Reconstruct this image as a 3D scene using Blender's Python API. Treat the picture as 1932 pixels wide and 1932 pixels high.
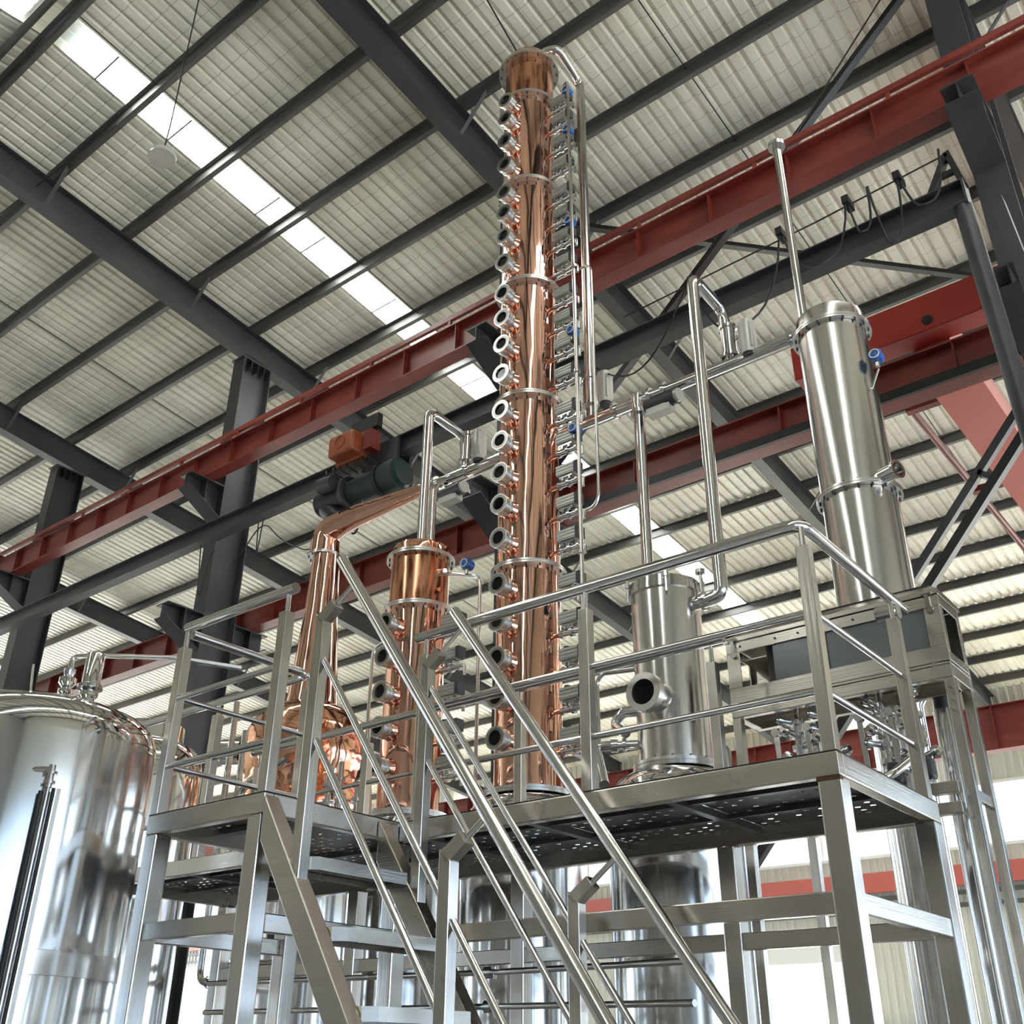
import bpy, math, random
from mathutils import Vector, Matrix
random.seed(7)
for o in list(bpy.data.objects):
    bpy.data.objects.remove(o, do_unlink=True)
scn = bpy.context.scene
COL = scn.collection

# ------------------------------------------------------------------ camera
cam_d = bpy.data.cameras.new('camera')
cam_d.sensor_width = 36.0
cam_d.lens = 1946.7 / 1932.0 * 36.0
cam_d.clip_end = 400
cam = bpy.data.objects.new('camera', cam_d)
COL.objects.link(cam)
YAW, PITCH, ROLL = -0.679417, 0.488822, 0.009334
cy, sy, cp, sp = math.cos(YAW), math.sin(YAW), math.cos(PITCH), math.sin(PITCH)
fw = Vector((sy * cp, cy * cp, sp)); rt = Vector((cy, -sy, 0)); up = rt.cross(fw)
rt, up = rt * math.cos(ROLL) + up * math.sin(ROLL), up * math.cos(ROLL) - rt * math.sin(ROLL)
m = Matrix((rt, up, -fw)).transposed().to_4x4()
m.translation = Vector((0, 0, 1.5))
cam.matrix_world = m
scn.camera = cam

# ------------------------------------------------------------------ sky and exposure
w = bpy.data.worlds.new('world'); scn.world = w; w.use_nodes = True
bg = w.node_tree.nodes['Background']
bg.inputs[0].default_value = (0.66, 0.82, 1.0, 1)
bg.inputs[1].default_value = 1.0
sun_d = bpy.data.lights.new('sun', 'SUN'); sun_d.energy = 9.0; sun_d.angle = 0.01; sun_d.color = (1.0, 0.94, 0.82)
sun = bpy.data.objects.new('sun', sun_d); COL.objects.link(sun)
sun.rotation_euler = Vector((-0.12, -0.55, -0.83)).to_track_quat('-Z', 'Y').to_euler()
vs = scn.view_settings
vs.view_transform = 'Standard'; vs.look = 'None'; vs.gamma = 1.0; vs.use_curve_mapping = False
vs.exposure = 2.75
scn.cycles.use_denoising = True
scn.cycles.max_bounces = 10
scn.cycles.diffuse_bounces = 6
scn.cycles.glossy_bounces = 6
scn.cycles.transparent_max_bounces = 12
scn.cycles.sample_clamp_indirect = 20
scn.cycles.caustics_reflective = False
scn.cycles.caustics_refractive = False

# ------------------------------------------------------------------ materials
MATS = {}
def mat(name, col, metal=0.0, rough=0.5, bump=None, vary=None, **kw):
    """bump=(scale xyz, strength) noise relief; vary=(scale xyz, colour2, lo, hi) noise colour mix"""
    mt = bpy.data.materials.new(name); mt.use_nodes = True
    nt = mt.node_tree; b = nt.nodes['Principled BSDF']
    b.inputs['Base Color'].default_value = (*col, 1); b.inputs['Metallic'].default_value = metal
    b.inputs['Roughness'].default_value = rough
    for k, v in kw.items():
        b.inputs[k.replace('_', ' ')].default_value = v
    def noise(sc, detail=3):
        tc = nt.nodes.new('ShaderNodeTexCoord'); mp = nt.nodes.new('ShaderNodeMapping')
        mp.inputs['Scale'].default_value = sc
        nz = nt.nodes.new('ShaderNodeTexNoise'); nz.inputs['Scale'].default_value = 1.0; nz.inputs['Detail'].default_value = detail
        nt.links.new(tc.outputs['Object'], mp.inputs[0]); nt.links.new(mp.outputs[0], nz.inputs['Vector'])
        return nz
    if bump:
        nz = noise(bump[0], bump[2] if len(bump) > 2 else 2)
        bp = nt.nodes.new('ShaderNodeBump'); bp.inputs['Strength'].default_value = bump[1]; bp.inputs['Distance'].default_value = 0.05
        nt.links.new(nz.outputs[0], bp.inputs['Height']); nt.links.new(bp.outputs[0], b.inputs['Normal'])
    if vary:
        nz = noise(vary[0], 5)
        mr = nt.nodes.new('ShaderNodeMapRange'); mr.inputs[1].default_value = vary[2]; mr.inputs[2].default_value = vary[3]
        mx = nt.nodes.new('ShaderNodeMix'); mx.data_type = 'RGBA'
        mx.inputs[6].default_value = (*col, 1); mx.inputs[7].default_value = (*vary[1], 1)
        nt.links.new(nz.outputs[0], mr.inputs[0]); nt.links.new(mr.outputs[0], mx.inputs[0]); nt.links.new(mx.outputs[2], b.inputs['Base Color'])
    MATS[name] = mt
    return mt
def steel_mat(name, c1, c2, c3, streak, rough):
    """brushed stainless: blotches, grain along the bar, a few dark specks"""
    mt = mat(name, c1, 1.0, rough); nt = mt.node_tree; b = nt.nodes['Principled BSDF']
    tc = nt.nodes.new('ShaderNodeTexCoord')
    def nz(sc, detail, lo, hi):
        mp = nt.nodes.new('ShaderNodeMapping'); mp.inputs['Scale'].default_value = sc
        n = nt.nodes.new('ShaderNodeTexNoise'); n.inputs['Scale'].default_value = 1.0; n.inputs['Detail'].default_value = detail
        r = nt.nodes.new('ShaderNodeMapRange'); r.inputs[1].default_value = lo; r.inputs[2].default_value = hi
        nt.links.new(tc.outputs['Object'], mp.inputs[0]); nt.links.new(mp.outputs[0], n.inputs['Vector']); nt.links.new(n.outputs[0], r.inputs[0])
        return n, r
    def mix(f, a, col):
        m = nt.nodes.new('ShaderNodeMix'); m.data_type = 'RGBA'; m.inputs[7].default_value = (*col, 1)
        nt.links.new(f, m.inputs[0])
        if a is None: m.inputs[6].default_value = (*c1, 1)
        else: nt.links.new(a, m.inputs[6])
        return m.outputs[2]
    _, blot = nz((3.1, 3.1, 3.1), 4, .30, .85)
    gn, grain = nz(streak, 3, .42, .75)
    o = mix(blot.outputs[0], None, c2); o = mix(grain.outputs[0], o, c3)
    nt.links.new(o, b.inputs['Base Color'])
    rr = nt.nodes.new('ShaderNodeMapRange'); rr.inputs[3].default_value = rough*.8; rr.inputs[4].default_value = rough*1.4
    nt.links.new(blot.outputs[0], rr.inputs[0]); nt.links.new(rr.outputs[0], b.inputs['Roughness'])
    bp = nt.nodes.new('ShaderNodeBump'); bp.inputs['Strength'].default_value = .035; bp.inputs['Distance'].default_value = .02
    nt.links.new(gn.outputs[0], bp.inputs['Height']); nt.links.new(bp.outputs[0], b.inputs['Normal'])
    return mt
STEEL = steel_mat('brushed_stainless', (0.66, 0.62, 0.56), (0.48, 0.44, 0.38), (0.55, 0.51, 0.46), (1.5, 1.5, 130), 0.24)
STEELV = steel_mat('brushed_stainless_upright', (0.68, 0.65, 0.60), (0.50, 0.46, 0.41), (0.55, 0.52, 0.48), (120, 120, 1.2), 0.22)
DECKM = mat('shaded_deck_plate', (0.10, 0.10, 0.105), 0.6, 0.38)  # dark steel, its colour also holding the shade under the platform
TUBE = mat('polished_tube', (0.68, 0.66, 0.64), 1.0, 0.13)
POL = mat('polished_stainless', (0.70, 0.69, 0.68), 1.0, 0.07, bump=((1.5, 1.5, 0.5), 0.10))
SHELL = mat('tank_stainless', (0.66, 0.65, 0.63), 1.0, 0.13, bump=((5, 5, 0.35), 0.10))
SHELL2 = mat('column_stainless', (0.66, 0.64, 0.61), 1.0, 0.20, bump=((14, 14, 0.4), 0.03))
RINGM = mat('satin_steel', (0.72, 0.70, 0.67), 1.0, 0.27)
FIT = mat('fitting_stainless', (0.66, 0.65, 0.64), 1.0, 0.12)
COPPER = mat('polished_copper', (0.80, 0.47, 0.36), 1.0, 0.06, bump=((4.2, 4.2, 0.9), 0.30))
COPPER2 = mat('tarnished_copper', (0.74, 0.36, 0.22), 1.0, 0.20, bump=((4, 4, 1.0), 0.05), vary=((18, 18, 3.4), (0.20, 0.07, 0.04), 0.44, 0.62))
COPPER3 = mat('pot_copper', (0.93, 0.50, 0.34), 1.0, 0.08, bump=((5, 5, 4), 0.22))
DARK = mat('dark_grey_paint', (0.035, 0.036, 0.039), 0.0, 0.42, vary=((1.2, 1.2, 1.2), (0.055, 0.055, 0.057), 0.4, 0.7))
PURL = mat('purlin_grey_paint', (0.075, 0.075, 0.073), 0.0, 0.45, vary=((0.7, 2, 2), (0.12, 0.115, 0.105), 0.4, 0.7))
BLACK = mat('black_paint', (0.010, 0.010, 0.011), 0.0, 0.4)
RED = mat('red_oxide_paint', (0.190, 0.026, 0.019), 0.0, 0.38, vary=((0.9, 2, 4), (0.31, 0.075, 0.055), 0.45, 0.75))
RED2 = mat('crane_red_paint', (0.42, 0.030, 0.022), 0.0, 0.35)
PINK = mat('crane_pink_paint', (0.50, 0.13, 0.105), 0.0, 0.4)
RUBBER = mat('black_rubber', (0.012, 0.012, 0.013), 0.0, 0.6)
GLASSD = mat('sight_glass', (0.010, 0.008, 0.008), 0.0, 0.08, Specular_IOR_Level=0.25)
ALU = mat('anodised_aluminium', (0.56, 0.54, 0.50), 0.5, 0.40)
CAPG = mat('dark_plastic', (0.05, 0.05, 0.052), 0.0, 0.45)
BLUE = mat('blue_enamel', (0.02, 0.11, 0.42), 0.0, 0.28)
ORANGE = mat('orange_box_paint', (0.36, 0.085, 0.03), 0.0, 0.42, vary=((6, 6, 6), (0.22, 0.05, 0.02), 0.45, 0.7))
GREEN = mat('hoist_green_paint', (0.018, 0.035, 0.032), 0.0, 0.38)
CONC = mat('concrete_floor', (0.36, 0.35, 0.325), 0.0, 0.45, vary=((0.6, 0.6, 0.6), (0.29, 0.285, 0.27), 0.4, 0.7))
PAVE = mat('pavement', (0.50, 0.49, 0.46), 0.0, 0.8)
WALLM = mat('wall_sheet', (0.62, 0.62, 0.54), 0.0, 0.5)
DWALL = mat('grey_wall_paint', (0.22, 0.21, 0.19), 0.0, 0.6)
WHITEP = mat('white_paint', (0.75, 0.75, 0.73), 0.0, 0.5)
WIRE = mat('dark_wire', (0.03, 0.028, 0.025), 0.0, 0.6)
INK = mat('marker_ink', (0.02, 0.02, 0.03), 0.0, 0.6)
RUST = mat('rust_stain', (0.09, 0.045, 0.025), 0.3, 0.8)
GREYPANE = mat('grey_window_pane', (0.16, 0.17, 0.165), 0.0, 0.15)
LAMPD = mat('lamp_disc', (0.55, 0.55, 0.52), 0.0, 0.5)

def roof_mat():
    mt = mat('roof_sheet', (0.66, 0.655, 0.585), 0.0, 0.30)
    nt = mt.node_tree; b = nt.nodes['Principled BSDF']
    tc = nt.nodes.new('ShaderNodeTexCoord'); sx = nt.nodes.new('ShaderNodeSeparateXYZ')
    geo = nt.nodes.new('ShaderNodeNewGeometry')
    nt.links.new(geo.outputs['Position'], sx.inputs[0])
    def grid(out, pitch, width):
        a = nt.nodes.new('ShaderNodeMath'); a.operation = 'FLOORED_MODULO'; a.inputs[1].default_value = pitch
        c = nt.nodes.new('ShaderNodeMath'); c.operation = 'LESS_THAN'; c.inputs[1].default_value = width
        nt.links.new(out, a.inputs[0]); nt.links.new(a.outputs[0], c.inputs[0]); return c
    gx = grid(sx.outputs[0], 0.33, 0.008); gy = grid(sx.outputs[1], 0.33, 0.009)
    mx = nt.nodes.new('ShaderNodeMath'); mx.operation = 'MAXIMUM'
    nt.links.new(gx.outputs[0], mx.inputs[0]); nt.links.new(gy.outputs[0], mx.inputs[1])
    mp = nt.nodes.new('ShaderNodeMapping'); mp.inputs['Scale'].default_value = (2.2, 0.35, 0.35)
    nz = nt.nodes.new('ShaderNodeTexNoise'); nz.inputs['Scale'].default_value = 1.0; nz.inputs['Detail'].default_value = 4
    nt.links.new(geo.outputs['Position'], mp.inputs[0]); nt.links.new(mp.outputs[0], nz.inputs['Vector'])
    mr = nt.nodes.new('ShaderNodeMapRange'); mr.inputs[1].default_value = .4; mr.inputs[2].default_value = .7
    nt.links.new(nz.outputs[0], mr.inputs[0])
    c1 = nt.nodes.new('ShaderNodeMix'); c1.data_type = 'RGBA'
    c1.inputs[6].default_value = (0.80, 0.78, 0.68, 1); c1.inputs[7].default_value = (0.66, 0.64, 0.54, 1)
    nt.links.new(mr.outputs[0], c1.inputs[0])
    c2 = nt.nodes.new('ShaderNodeMix'); c2.data_type = 'RGBA'
    c2.inputs[7].default_value = (0.46, 0.44, 0.37, 1)
    nt.links.new(c1.outputs[2], c2.inputs[6]); nt.links.new(mx.outputs[0], c2.inputs[0]); nt.links.new(c2.outputs[2], b.inputs['Base Color'])
    return mt
ROOF = roof_mat()

def skylight_mat():
    mt = bpy.data.materials.new('skylight_sheet'); mt.use_nodes = True; nt = mt.node_tree
    nt.nodes.remove(nt.nodes['Principled BSDF'])
    tl = nt.nodes.new('ShaderNodeBsdfTranslucent'); tl.inputs[0].default_value = (0.9, 0.93, 0.92, 1)
    tr = nt.nodes.new('ShaderNodeBsdfTransparent'); tr.inputs[0].default_value = (0.85, 0.88, 0.88, 1)
    mx = nt.nodes.new('ShaderNodeMixShader'); mx.inputs[0].default_value = 0.0
    nt.links.new(tl.outputs[0], mx.inputs[1]); nt.links.new(tr.outputs[0], mx.inputs[2])
    nt.links.new(mx.outputs[0], nt.nodes['Material Output'].inputs[0])
    return mt
SKYL = skylight_mat()
def frosted_mat():
    mt = bpy.data.materials.new('frosted_blue_panel'); mt.use_nodes = True; nt = mt.node_tree
    nt.nodes.remove(nt.nodes['Principled BSDF'])
    tl = nt.nodes.new('ShaderNodeBsdfTranslucent'); tl.inputs[0].default_value = (0.15, 0.20, 0.28, 1)
    df = nt.nodes.new('ShaderNodeBsdfDiffuse'); df.inputs[0].default_value = (0.40, 0.48, 0.58, 1)
    ad = nt.nodes.new('ShaderNodeAddShader')
    nt.links.new(tl.outputs[0], ad.inputs[0]); nt.links.new(df.outputs[0], ad.inputs[1])
    nt.links.new(ad.outputs[0], nt.nodes['Material Output'].inputs[0])
    return mt
BLUEP = frosted_mat()  # translucent blue for unseen added panels, brightening reflections in the steel
def pane_mat():
    mt = bpy.data.materials.new('window_glass'); mt.use_nodes = True; nt = mt.node_tree
    nt.nodes.remove(nt.nodes['Principled BSDF'])
    tr = nt.nodes.new('ShaderNodeBsdfTransparent'); tr.inputs[0].default_value = (0.94, 0.97, 0.98, 1)
    gl = nt.nodes.new('ShaderNodeBsdfGlossy'); gl.inputs['Roughness'].default_value = 0.03
    mx = nt.nodes.new('ShaderNodeMixShader'); mx.inputs[0].default_value = 0.06
    nt.links.new(tr.outputs[0], mx.inputs[1]); nt.links.new(gl.outputs[0], mx.inputs[2])
    nt.links.new(mx.outputs[0], nt.nodes['Material Output'].inputs[0])
    return mt
PANE = pane_mat()

# ------------------------------------------------------------------ mesh builder
class MB:
    def __init__(s): s.v = []; s.f = []
    def add(s, vs, fs):
        n = len(s.v); s.v += [tuple(p) for p in vs]; s.f += [tuple(i + n for i in f) for f in fs]; return s
    def box(s, x0, x1, y0, y1, z0, z1):
        return s.add([(x0,y0,z0),(x1,y0,z0),(x1,y1,z0),(x0,y1,z0),(x0,y0,z1),(x1,y0,z1),(x1,y1,z1),(x0,y1,z1)],
                     [(0,3,2,1),(4,5,6,7),(0,1,5,4),(1,2,6,5),(2,3,7,6),(3,0,4,7)])
    def frame(s, p0, p1, upv=(0,0,1)):
        p0 = Vector(p0); p1 = Vector(p1); d = (p1 - p0).normalized(); u = Vector(upv)
        if abs(d.dot(u.normalized())) > 0.99: u = Vector((0,1,0))
        r = d.cross(u).normalized(); u = r.cross(d).normalized()
        return p0, p1, d, r, u
    def prism(s, p0, p1, prof, upv=(0,0,1), caps=True):
        """extrude the closed profile [(side, up)] from p0 to p1"""
        p0, p1, d, r, u = s.frame(p0, p1, upv); n = len(prof)
        vs = [p0 + r*a + u*b for a, b in prof] + [p1 + r*a + u*b for a, b in prof]
        fs = [(i, (i+1) % n, n + (i+1) % n, n + i) for i in range(n)]
        if caps: fs += [tuple(range(n))[::-1], tuple(range(n, 2*n))]
        return s.add(vs, fs)
    def bar(s, p0, p1, wd, h, upv=(0,0,1)):
        a, b = wd/2, h/2
        return s.prism(p0, p1, [(-a,-b),(a,-b),(a,b),(-a,b)], upv)
    def ibeam(s, p0, p1, h, bf, tw, tf, upv=(0,0,1)):
        """top of the beam at h above the line p0-p1"""
        a, t = bf/2, tw/2
        s.prism(p0, p1, [(-a,0),(a,0),(a,tf),(-a,tf)], upv)
        s.prism(p0, p1, [(-t,tf),(t,tf),(t,h-tf),(-t,h-tf)], upv)
        return s.prism(p0, p1, [(-a,h-tf),(a,h-tf),(a,h),(-a,h)], upv)
    def cyl(s, p0, p1, r, n=20, r1=None, caps=True):
        p0, p1, d, rr, u = s.frame(p0, p1); r1 = r if r1 is None else r1
        c = [(math.cos(2*math.pi*i/n), math.sin(2*math.pi*i/n)) for i in range(n)]
        vs = [p0 + (rr*a + u*b)*r for a, b in c] + [p1 + (rr*a + u*b)*r1 for a, b in c]
        fs = [(i, (i+1) % n, n + (i+1) % n, n + i) for i in range(n)]
        if caps: fs += [tuple(range(n))[::-1], tuple(range(n, 2*n))]
        return s.add(vs, fs)
    def ring(s, p0, p1, ro, ri, n=24):
        p0, p1, d, rr, u = s.frame(p0, p1)
        c = [(math.cos(2*math.pi*i/n), math.sin(2*math.pi*i/n)) for i in range(n)]
        vs = []
        for p, r in ((p0,ri),(p0,ro),(p1,ro),(p1,ri)): vs += [p + (rr*a + u*b)*r for a, b in c]
        fs = []
        for k in range(4):
            k2 = (k+1) % 4
            fs += [(k*n+i, k*n+(i+1) % n, k2*n+(i+1) % n, k2*n+i) for i in range(n)]
        return s.add(vs, fs)
    def lathe(s, x, y, prof, n=48):
        """prof [(r, z)] bottom to top"""
        k = len(prof); vs = []; fs = []
        for r, z in prof: vs += [(x + r*math.cos(2*math.pi*i/n), y + r*math.sin(2*math.pi*i/n), z) for i in range(n)]
        for j in range(k-1): fs += [(j*n+i, j*n+(i+1) % n, (j+1)*n+(i+1) % n, (j+1)*n+i) for i in range(n)]
        if prof[0][0] > 1e-4: fs.append(tuple(range(n))[::-1])
        if prof[-1][0] > 1e-4: fs.append(tuple(range((k-1)*n, k*n)))
        return s.add(vs, fs)
    def sweep(s, pts, r, n=14, bend=0.0, r_end=None, seg=6):
        """round tube along a polyline, corners rounded with radius bend"""
        P = [Vector(p) for p in pts]; path = [P[0]]
        for i in range(1, len(P)-1):
            a = (P[i-1]-P[i]); b = (P[i+1]-P[i]); t = min(bend, a.length*.48, b.length*.48)
            if t < 1e-4: path.append(P[i]); continue
            q0 = P[i] + a.normalized()*t; q1 = P[i] + b.normalized()*t
            for k in range(seg+1):
                tt = k/seg; path.append(q0*(1-tt)**2 + P[i]*2*tt*(1-tt) + q1*tt**2)
        path.append(P[-1])
        L = [0.0]
        for i in range(1, len(path)): L.append(L[-1] + (path[i]-path[i-1]).length)
        d = (path[1]-path[0]).normalized(); u = Vector((0,0,1))
        if abs(d.dot(u)) > .95: u = Vector((0,1,0))
        rr = d.cross(u).normalized(); vs = []; fs = []
        for i, p in enumerate(path):
            if i == 0: t = path[1]-path[0]
            elif i == len(path)-1: t = path[-1]-path[-2]
            else: t = (path[i+1]-path[i]).normalized() + (path[i]-path[i-1]).normalized()
            t.normalize(); rr = (rr - t*rr.dot(t)).normalized(); uu = rr.cross(t)
            rad = r if r_end is None else r + (r_end-r)*L[i]/L[-1]
            vs += [p + (rr*math.cos(2*math.pi*k/n) + uu*math.sin(2*math.pi*k/n))*rad for k in range(n)]
        for j in range(len(path)-1):
            fs += [(j*n+i, j*n+(i+1) % n, (j+1)*n+(i+1) % n, (j+1)*n+i) for i in range(n)]
        fs += [tuple(range(n))[::-1], tuple(range((len(path)-1)*n, len(path)*n))]
        return s.add(vs, fs)
    def mesh(s, name, m, org=(0,0,0), smooth=None):
        me = bpy.data.meshes.new(name); o = Vector(org)
        me.from_pydata([tuple(Vector(p) - o) for p in s.v], [], s.f); me.update()
        me.materials.append(m)
        if smooth:
            me.shade_smooth()
            try: me.set_sharp_from_angle(angle=math.radians(smooth))
            except Exception: pass
        return me
    def build(s, name, m, parent=None, smooth=None, bevel=0.0, org=None):
        base = origin(parent) if parent is not None else Vector(org or (0,0,0))
        ob = bpy.data.objects.new(name, s.mesh(name, m, base, smooth)); COL.objects.link(ob)
        if parent is not None: ob.parent = parent
        else: ob.location = base
        if bevel:
            bv = ob.modifiers.new('bevel', 'BEVEL'); bv.width = bevel; bv.segments = 2; bv.limit_method = 'ANGLE'; bv.angle_limit = math.radians(50)
        return ob
def origin(o):
    v = Vector((0,0,0))
    while o is not None: v += o.location; o = o.parent
    return v
def tag(o, label=None, cat=None, group=None, kind=None):
    if label: o['label'] = label
    if cat: o['category'] = cat
    if group: o['group'] = group
    if kind: o['kind'] = kind
    return o
def thing(name, loc, label, cat, group=None, kind=None):
    o = bpy.data.objects.new(name, None); o.empty_display_size = 0.1; COL.objects.link(o); o.location = loc
    return tag(o, label, cat, group, kind)
def inst(name, me, parent, loc, rotz=0.0, bevel=0):
    """child sharing mesh data, loc in world coordinates"""
    o = bpy.data.objects.new(name, me); COL.objects.link(o); o.parent = parent
    o.location = Vector(loc) - origin(parent); o.rotation_euler = (0,0,rotz)
    return o
SM = 40

# ================================================================== SETTING
ROOF_H, SL = 13.75, -0.12                 # rafter-top plane z = ROOF_H + SL*Y for Y > ridge
RIDGE_Y = 3.22
X0, X1, YN, YF = -46.0, 13.0, -14.0, 29.0
def rz(y): return ROOF_H + SL*y if y >= RIDGE_Y else ROOF_H + SL*RIDGE_Y - (RIDGE_Y - y)*0.12
RX = [-24.65, -18.70, -12.75, -6.80, -0.95, 5.0, 10.95]     # frames
# floor
fl = MB().box(X0, X1, YN, YF, -0.25, 0.0).build('floor', CONC)
tag(fl, 'pale grey concrete workshop floor under the platform', 'floor', kind='structure')
gr = MB().box(X0-150, X1+150, YN-150, YF+150, -0.5, -0.26).build('ground', PAVE)
tag(gr, 'pale outdoor pavement around the hall', 'ground', kind='structure')
# ceiling
ceil_ = thing('ceiling', (0,0,0), 'ribbed cream metal roof carried on dark rafters and purlins', 'ceiling', kind='structure')
SW = 0.6
def sheet_mesh(y0, y1, name, m):
    b = MB(); pr = []
    for k in range(3):
        x = k*0.2
        pr += [(x, 0.0), (x+0.115, 0.0), (x+0.137, 0.038), (x+0.178, 0.038)]
    pr.append((0.6, 0.0))
    vs = []
    for y in (y0, y1): vs += [(x, y, rz(y) + 0.185 + h) for x, h in pr]
    n = len(pr)
    b.add(vs, [(i, i+1, n+i+1, n+i) for i in range(n-1)])
    return b.mesh(name, m)
far_sheet = sheet_mesh(RIDGE_Y+0.02, YF+0.4, 'roof_sheet', ROOF)
near_sheet = sheet_mesh(YN-0.4, RIDGE_Y-0.02, 'roof_sheet', ROOF)
sky_far = sheet_mesh(RIDGE_Y+0.12, YF+0.4, 'skylight_sheet', SKYL)
sky_near = sheet_mesh(YN-0.4, RIDGE_Y-0.35, 'skylight_sheet', SKYL)
SKX = (-10.7, -25.7, -40.7, 1.3)
nsh = int((X1 - X0)/SW) + 1
base = -10.7 - SW*round((-10.7 - X0)/SW)
for i in range(nsh):
    x = base + i*SW
    isk = any(abs(x - s) < 0.31 for s in SKX)
    inst('skylight_sheet' if isk else 'roof_sheet', sky_far if isk else far_sheet, ceil_, (x, 0, 0))
    inst('skylight_sheet' if isk else 'roof_sheet', sky_near if isk else near_sheet, ceil_, (x, 0, 0))
for s_ in SKX:
    for k in range(14):
        ya = 3.9 + k*1.313 + random.uniform(-.15, .5)
        MB().box(s_+.01, s_+SW-.01, ya, ya+.022, rz(ya)+.15, rz(ya)+.172).build('skylight_batten', PURL, ceil_)
# ridge cap and the two ridge purlins
MB().prism((X0, RIDGE_Y, rz(RIDGE_Y)+0.26), (X1, RIDGE_Y, rz(RIDGE_Y)+0.26), [(-.35,-.035),(0,0),(.35,-.035),(.35,-.02),(0,.015),(-.35,-.02)]).build('ridge_cap', ROOF, ceil_)
PURL_Y = [4.53 + 1.313*k for k in range(-1, 19)]
def purlin(y, nm='purlin', flip=1):
    z = rz(y) + 0.005
    b = MB(); f = flip
    b.prism((X0, y, z), (X1, y, z), [(-.006,0),(.006,0),(.006,.17),(-.006,.17)])
    b.prism((X0, y, z), (X1, y, z), [(0,0),(.075*f,0),(.075*f,.008),(0,.008)] if f > 0 else [(-.075,0),(0,0),(0,.008),(-.075,.008)])
    b.prism((X0, y, z), (X1, y, z), [(-.07,.162),(0,.162),(0,.17),(-.07,.17)] if f > 0 else [(0,.162),(.07,.162),(.07,.17),(0,.17)])
    return b.build(nm, PURL, ceil_)
for y in PURL_Y: purlin(y, flip=-1)
for y in (2.95, 1.64, 0.33, -0.98, -2.3, -4.9, -7.5, -10.1, -12.7): purlin(y)
# rafters
for x in RX:
    b = MB()
    b.ibeam((x, RIDGE_Y, rz(RIDGE_Y)-0.52), (x, YF, rz(YF)-0.52), 0.52, 0.22, 0.014, 0.016)
    b.build('rafter', DARK, ceil_)
    MB().ibeam((x, YN, rz(YN)-0.52), (x, RIDGE_Y, rz(RIDGE_Y)-0.52), 0.52, 0.22, 0.014, 0.016).build('rafter', DARK, ceil_)
    for k, y in enumerate(PURL_Y):
        if k % 2 == 1 and y < 27 and abs(y-8.58) > .4:
            MB().bar((x+0.06, y, rz(y)-0.50), (x+0.52, y, rz(y)+0.03), 0.012, 0.055, (0,1,0)).build('fly_brace', DARK, ceil_)
# sag rods between the purlins
for xm in (-10.0, -4.0, -16.0):
    b = MB()
    for k in range(0, 14): b.cyl((xm, PURL_Y[k], rz(PURL_Y[k])+.12), (xm, PURL_Y[k+1], rz(PURL_Y[k+1])+.12), 0.009, 6)
    b.build('sag_rod', WIRE, ceil_)
# wall at the far side: corrugated sheet with a window strip and a doorway
def corr(x0, x1, y, z0, z1, name, m, parent, pitch=0.22):
    b = MB(); pr = []; x = x0
    while x < x1 - 1e-6:
        for a, h in ((0,0),(.55,0),(.65,.035),(.9,.035)):
            if x + a*pitch < x1: pr.append((x + a*pitch, h))
        x += pitch
    pr.append((x1, 0)); n = len(pr)
    vs = [(px, y - h, z0) for px, h in pr] + [(px, y - h, z1) for px, h in pr]
    b.add(vs, [(i, i+1, n+i+1, n+i) for i in range(n-1)])
    return b.build(name, m, parent)
wf = thing('wall_far', (0, YF, 0), 'cream corrugated far wall with a strip of windows and a doorway', 'wall', kind='structure')
DX0, DX1, DZ = -16.2, -11.2, 3.9
k = 0
x = X0
while x < X1:
    x2 = min(x + 3.0, X1)
    for (a, c) in ((x, x2),):
        segs = [(a, c)]
        if c > DX0 and a < DX1:
            segs = [(a, DX0)] * (a < DX0) + [(DX1, c)] * (c > DX1)
            corr(max(a, DX0), min(c, DX1), YF, DZ, 6.5, 'wall_sheet', WALLM, wf)
        for (p, q) in segs:
            if q < -33 or p > -3:
                corr(p, q, YF, 0.0, 1.0, 'wall_sheet', WALLM, wf); corr(p, q, YF, 4.9, 6.5, 'wall_sheet', WALLM, wf)
            else: corr(p, q, YF, 0.0, 6.5, 'wall_sheet', WALLM, wf)
        corr(a, c, YF, 8.0, rz(YF)+.3, 'wall_sheet', WALLM, wf)
    x = x2
for xx in range(int(X0), int(X1), 2):
    MB().box(xx, xx+1.94, YF-.03, YF-.02, 6.55, 7.95).build('window_pane', PANE, wf)
    MB().box(xx+1.94, xx+2.0, YF-.08, YF, 6.5, 8.0).build('window_mullion', WHITEP, wf)
MB().box(X0, X1, YF-.10, YF+.02, 6.44, 6.52).build('window_sill', WHITEP, wf)
MB().box(X0, X1, YF-.10, YF+.02, 7.98, 8.06).build('window_head', WHITEP, wf)
MB().box(DX0-.1, DX1+.1, YF-.12, YF+.05, DZ, DZ+.7).build('shutter_box', WHITEP, wf)
MB().box(X0, X1, YF-.25, YF-.12, 5.55, 6.05).build('wall_beam', PINK, wf)
for zz in (5.05, 5.35, 2.2):
    MB().box(X0, X1, YF-.16, YF-.04, zz, zz+.10).build('girt', PURL, wf)
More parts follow.
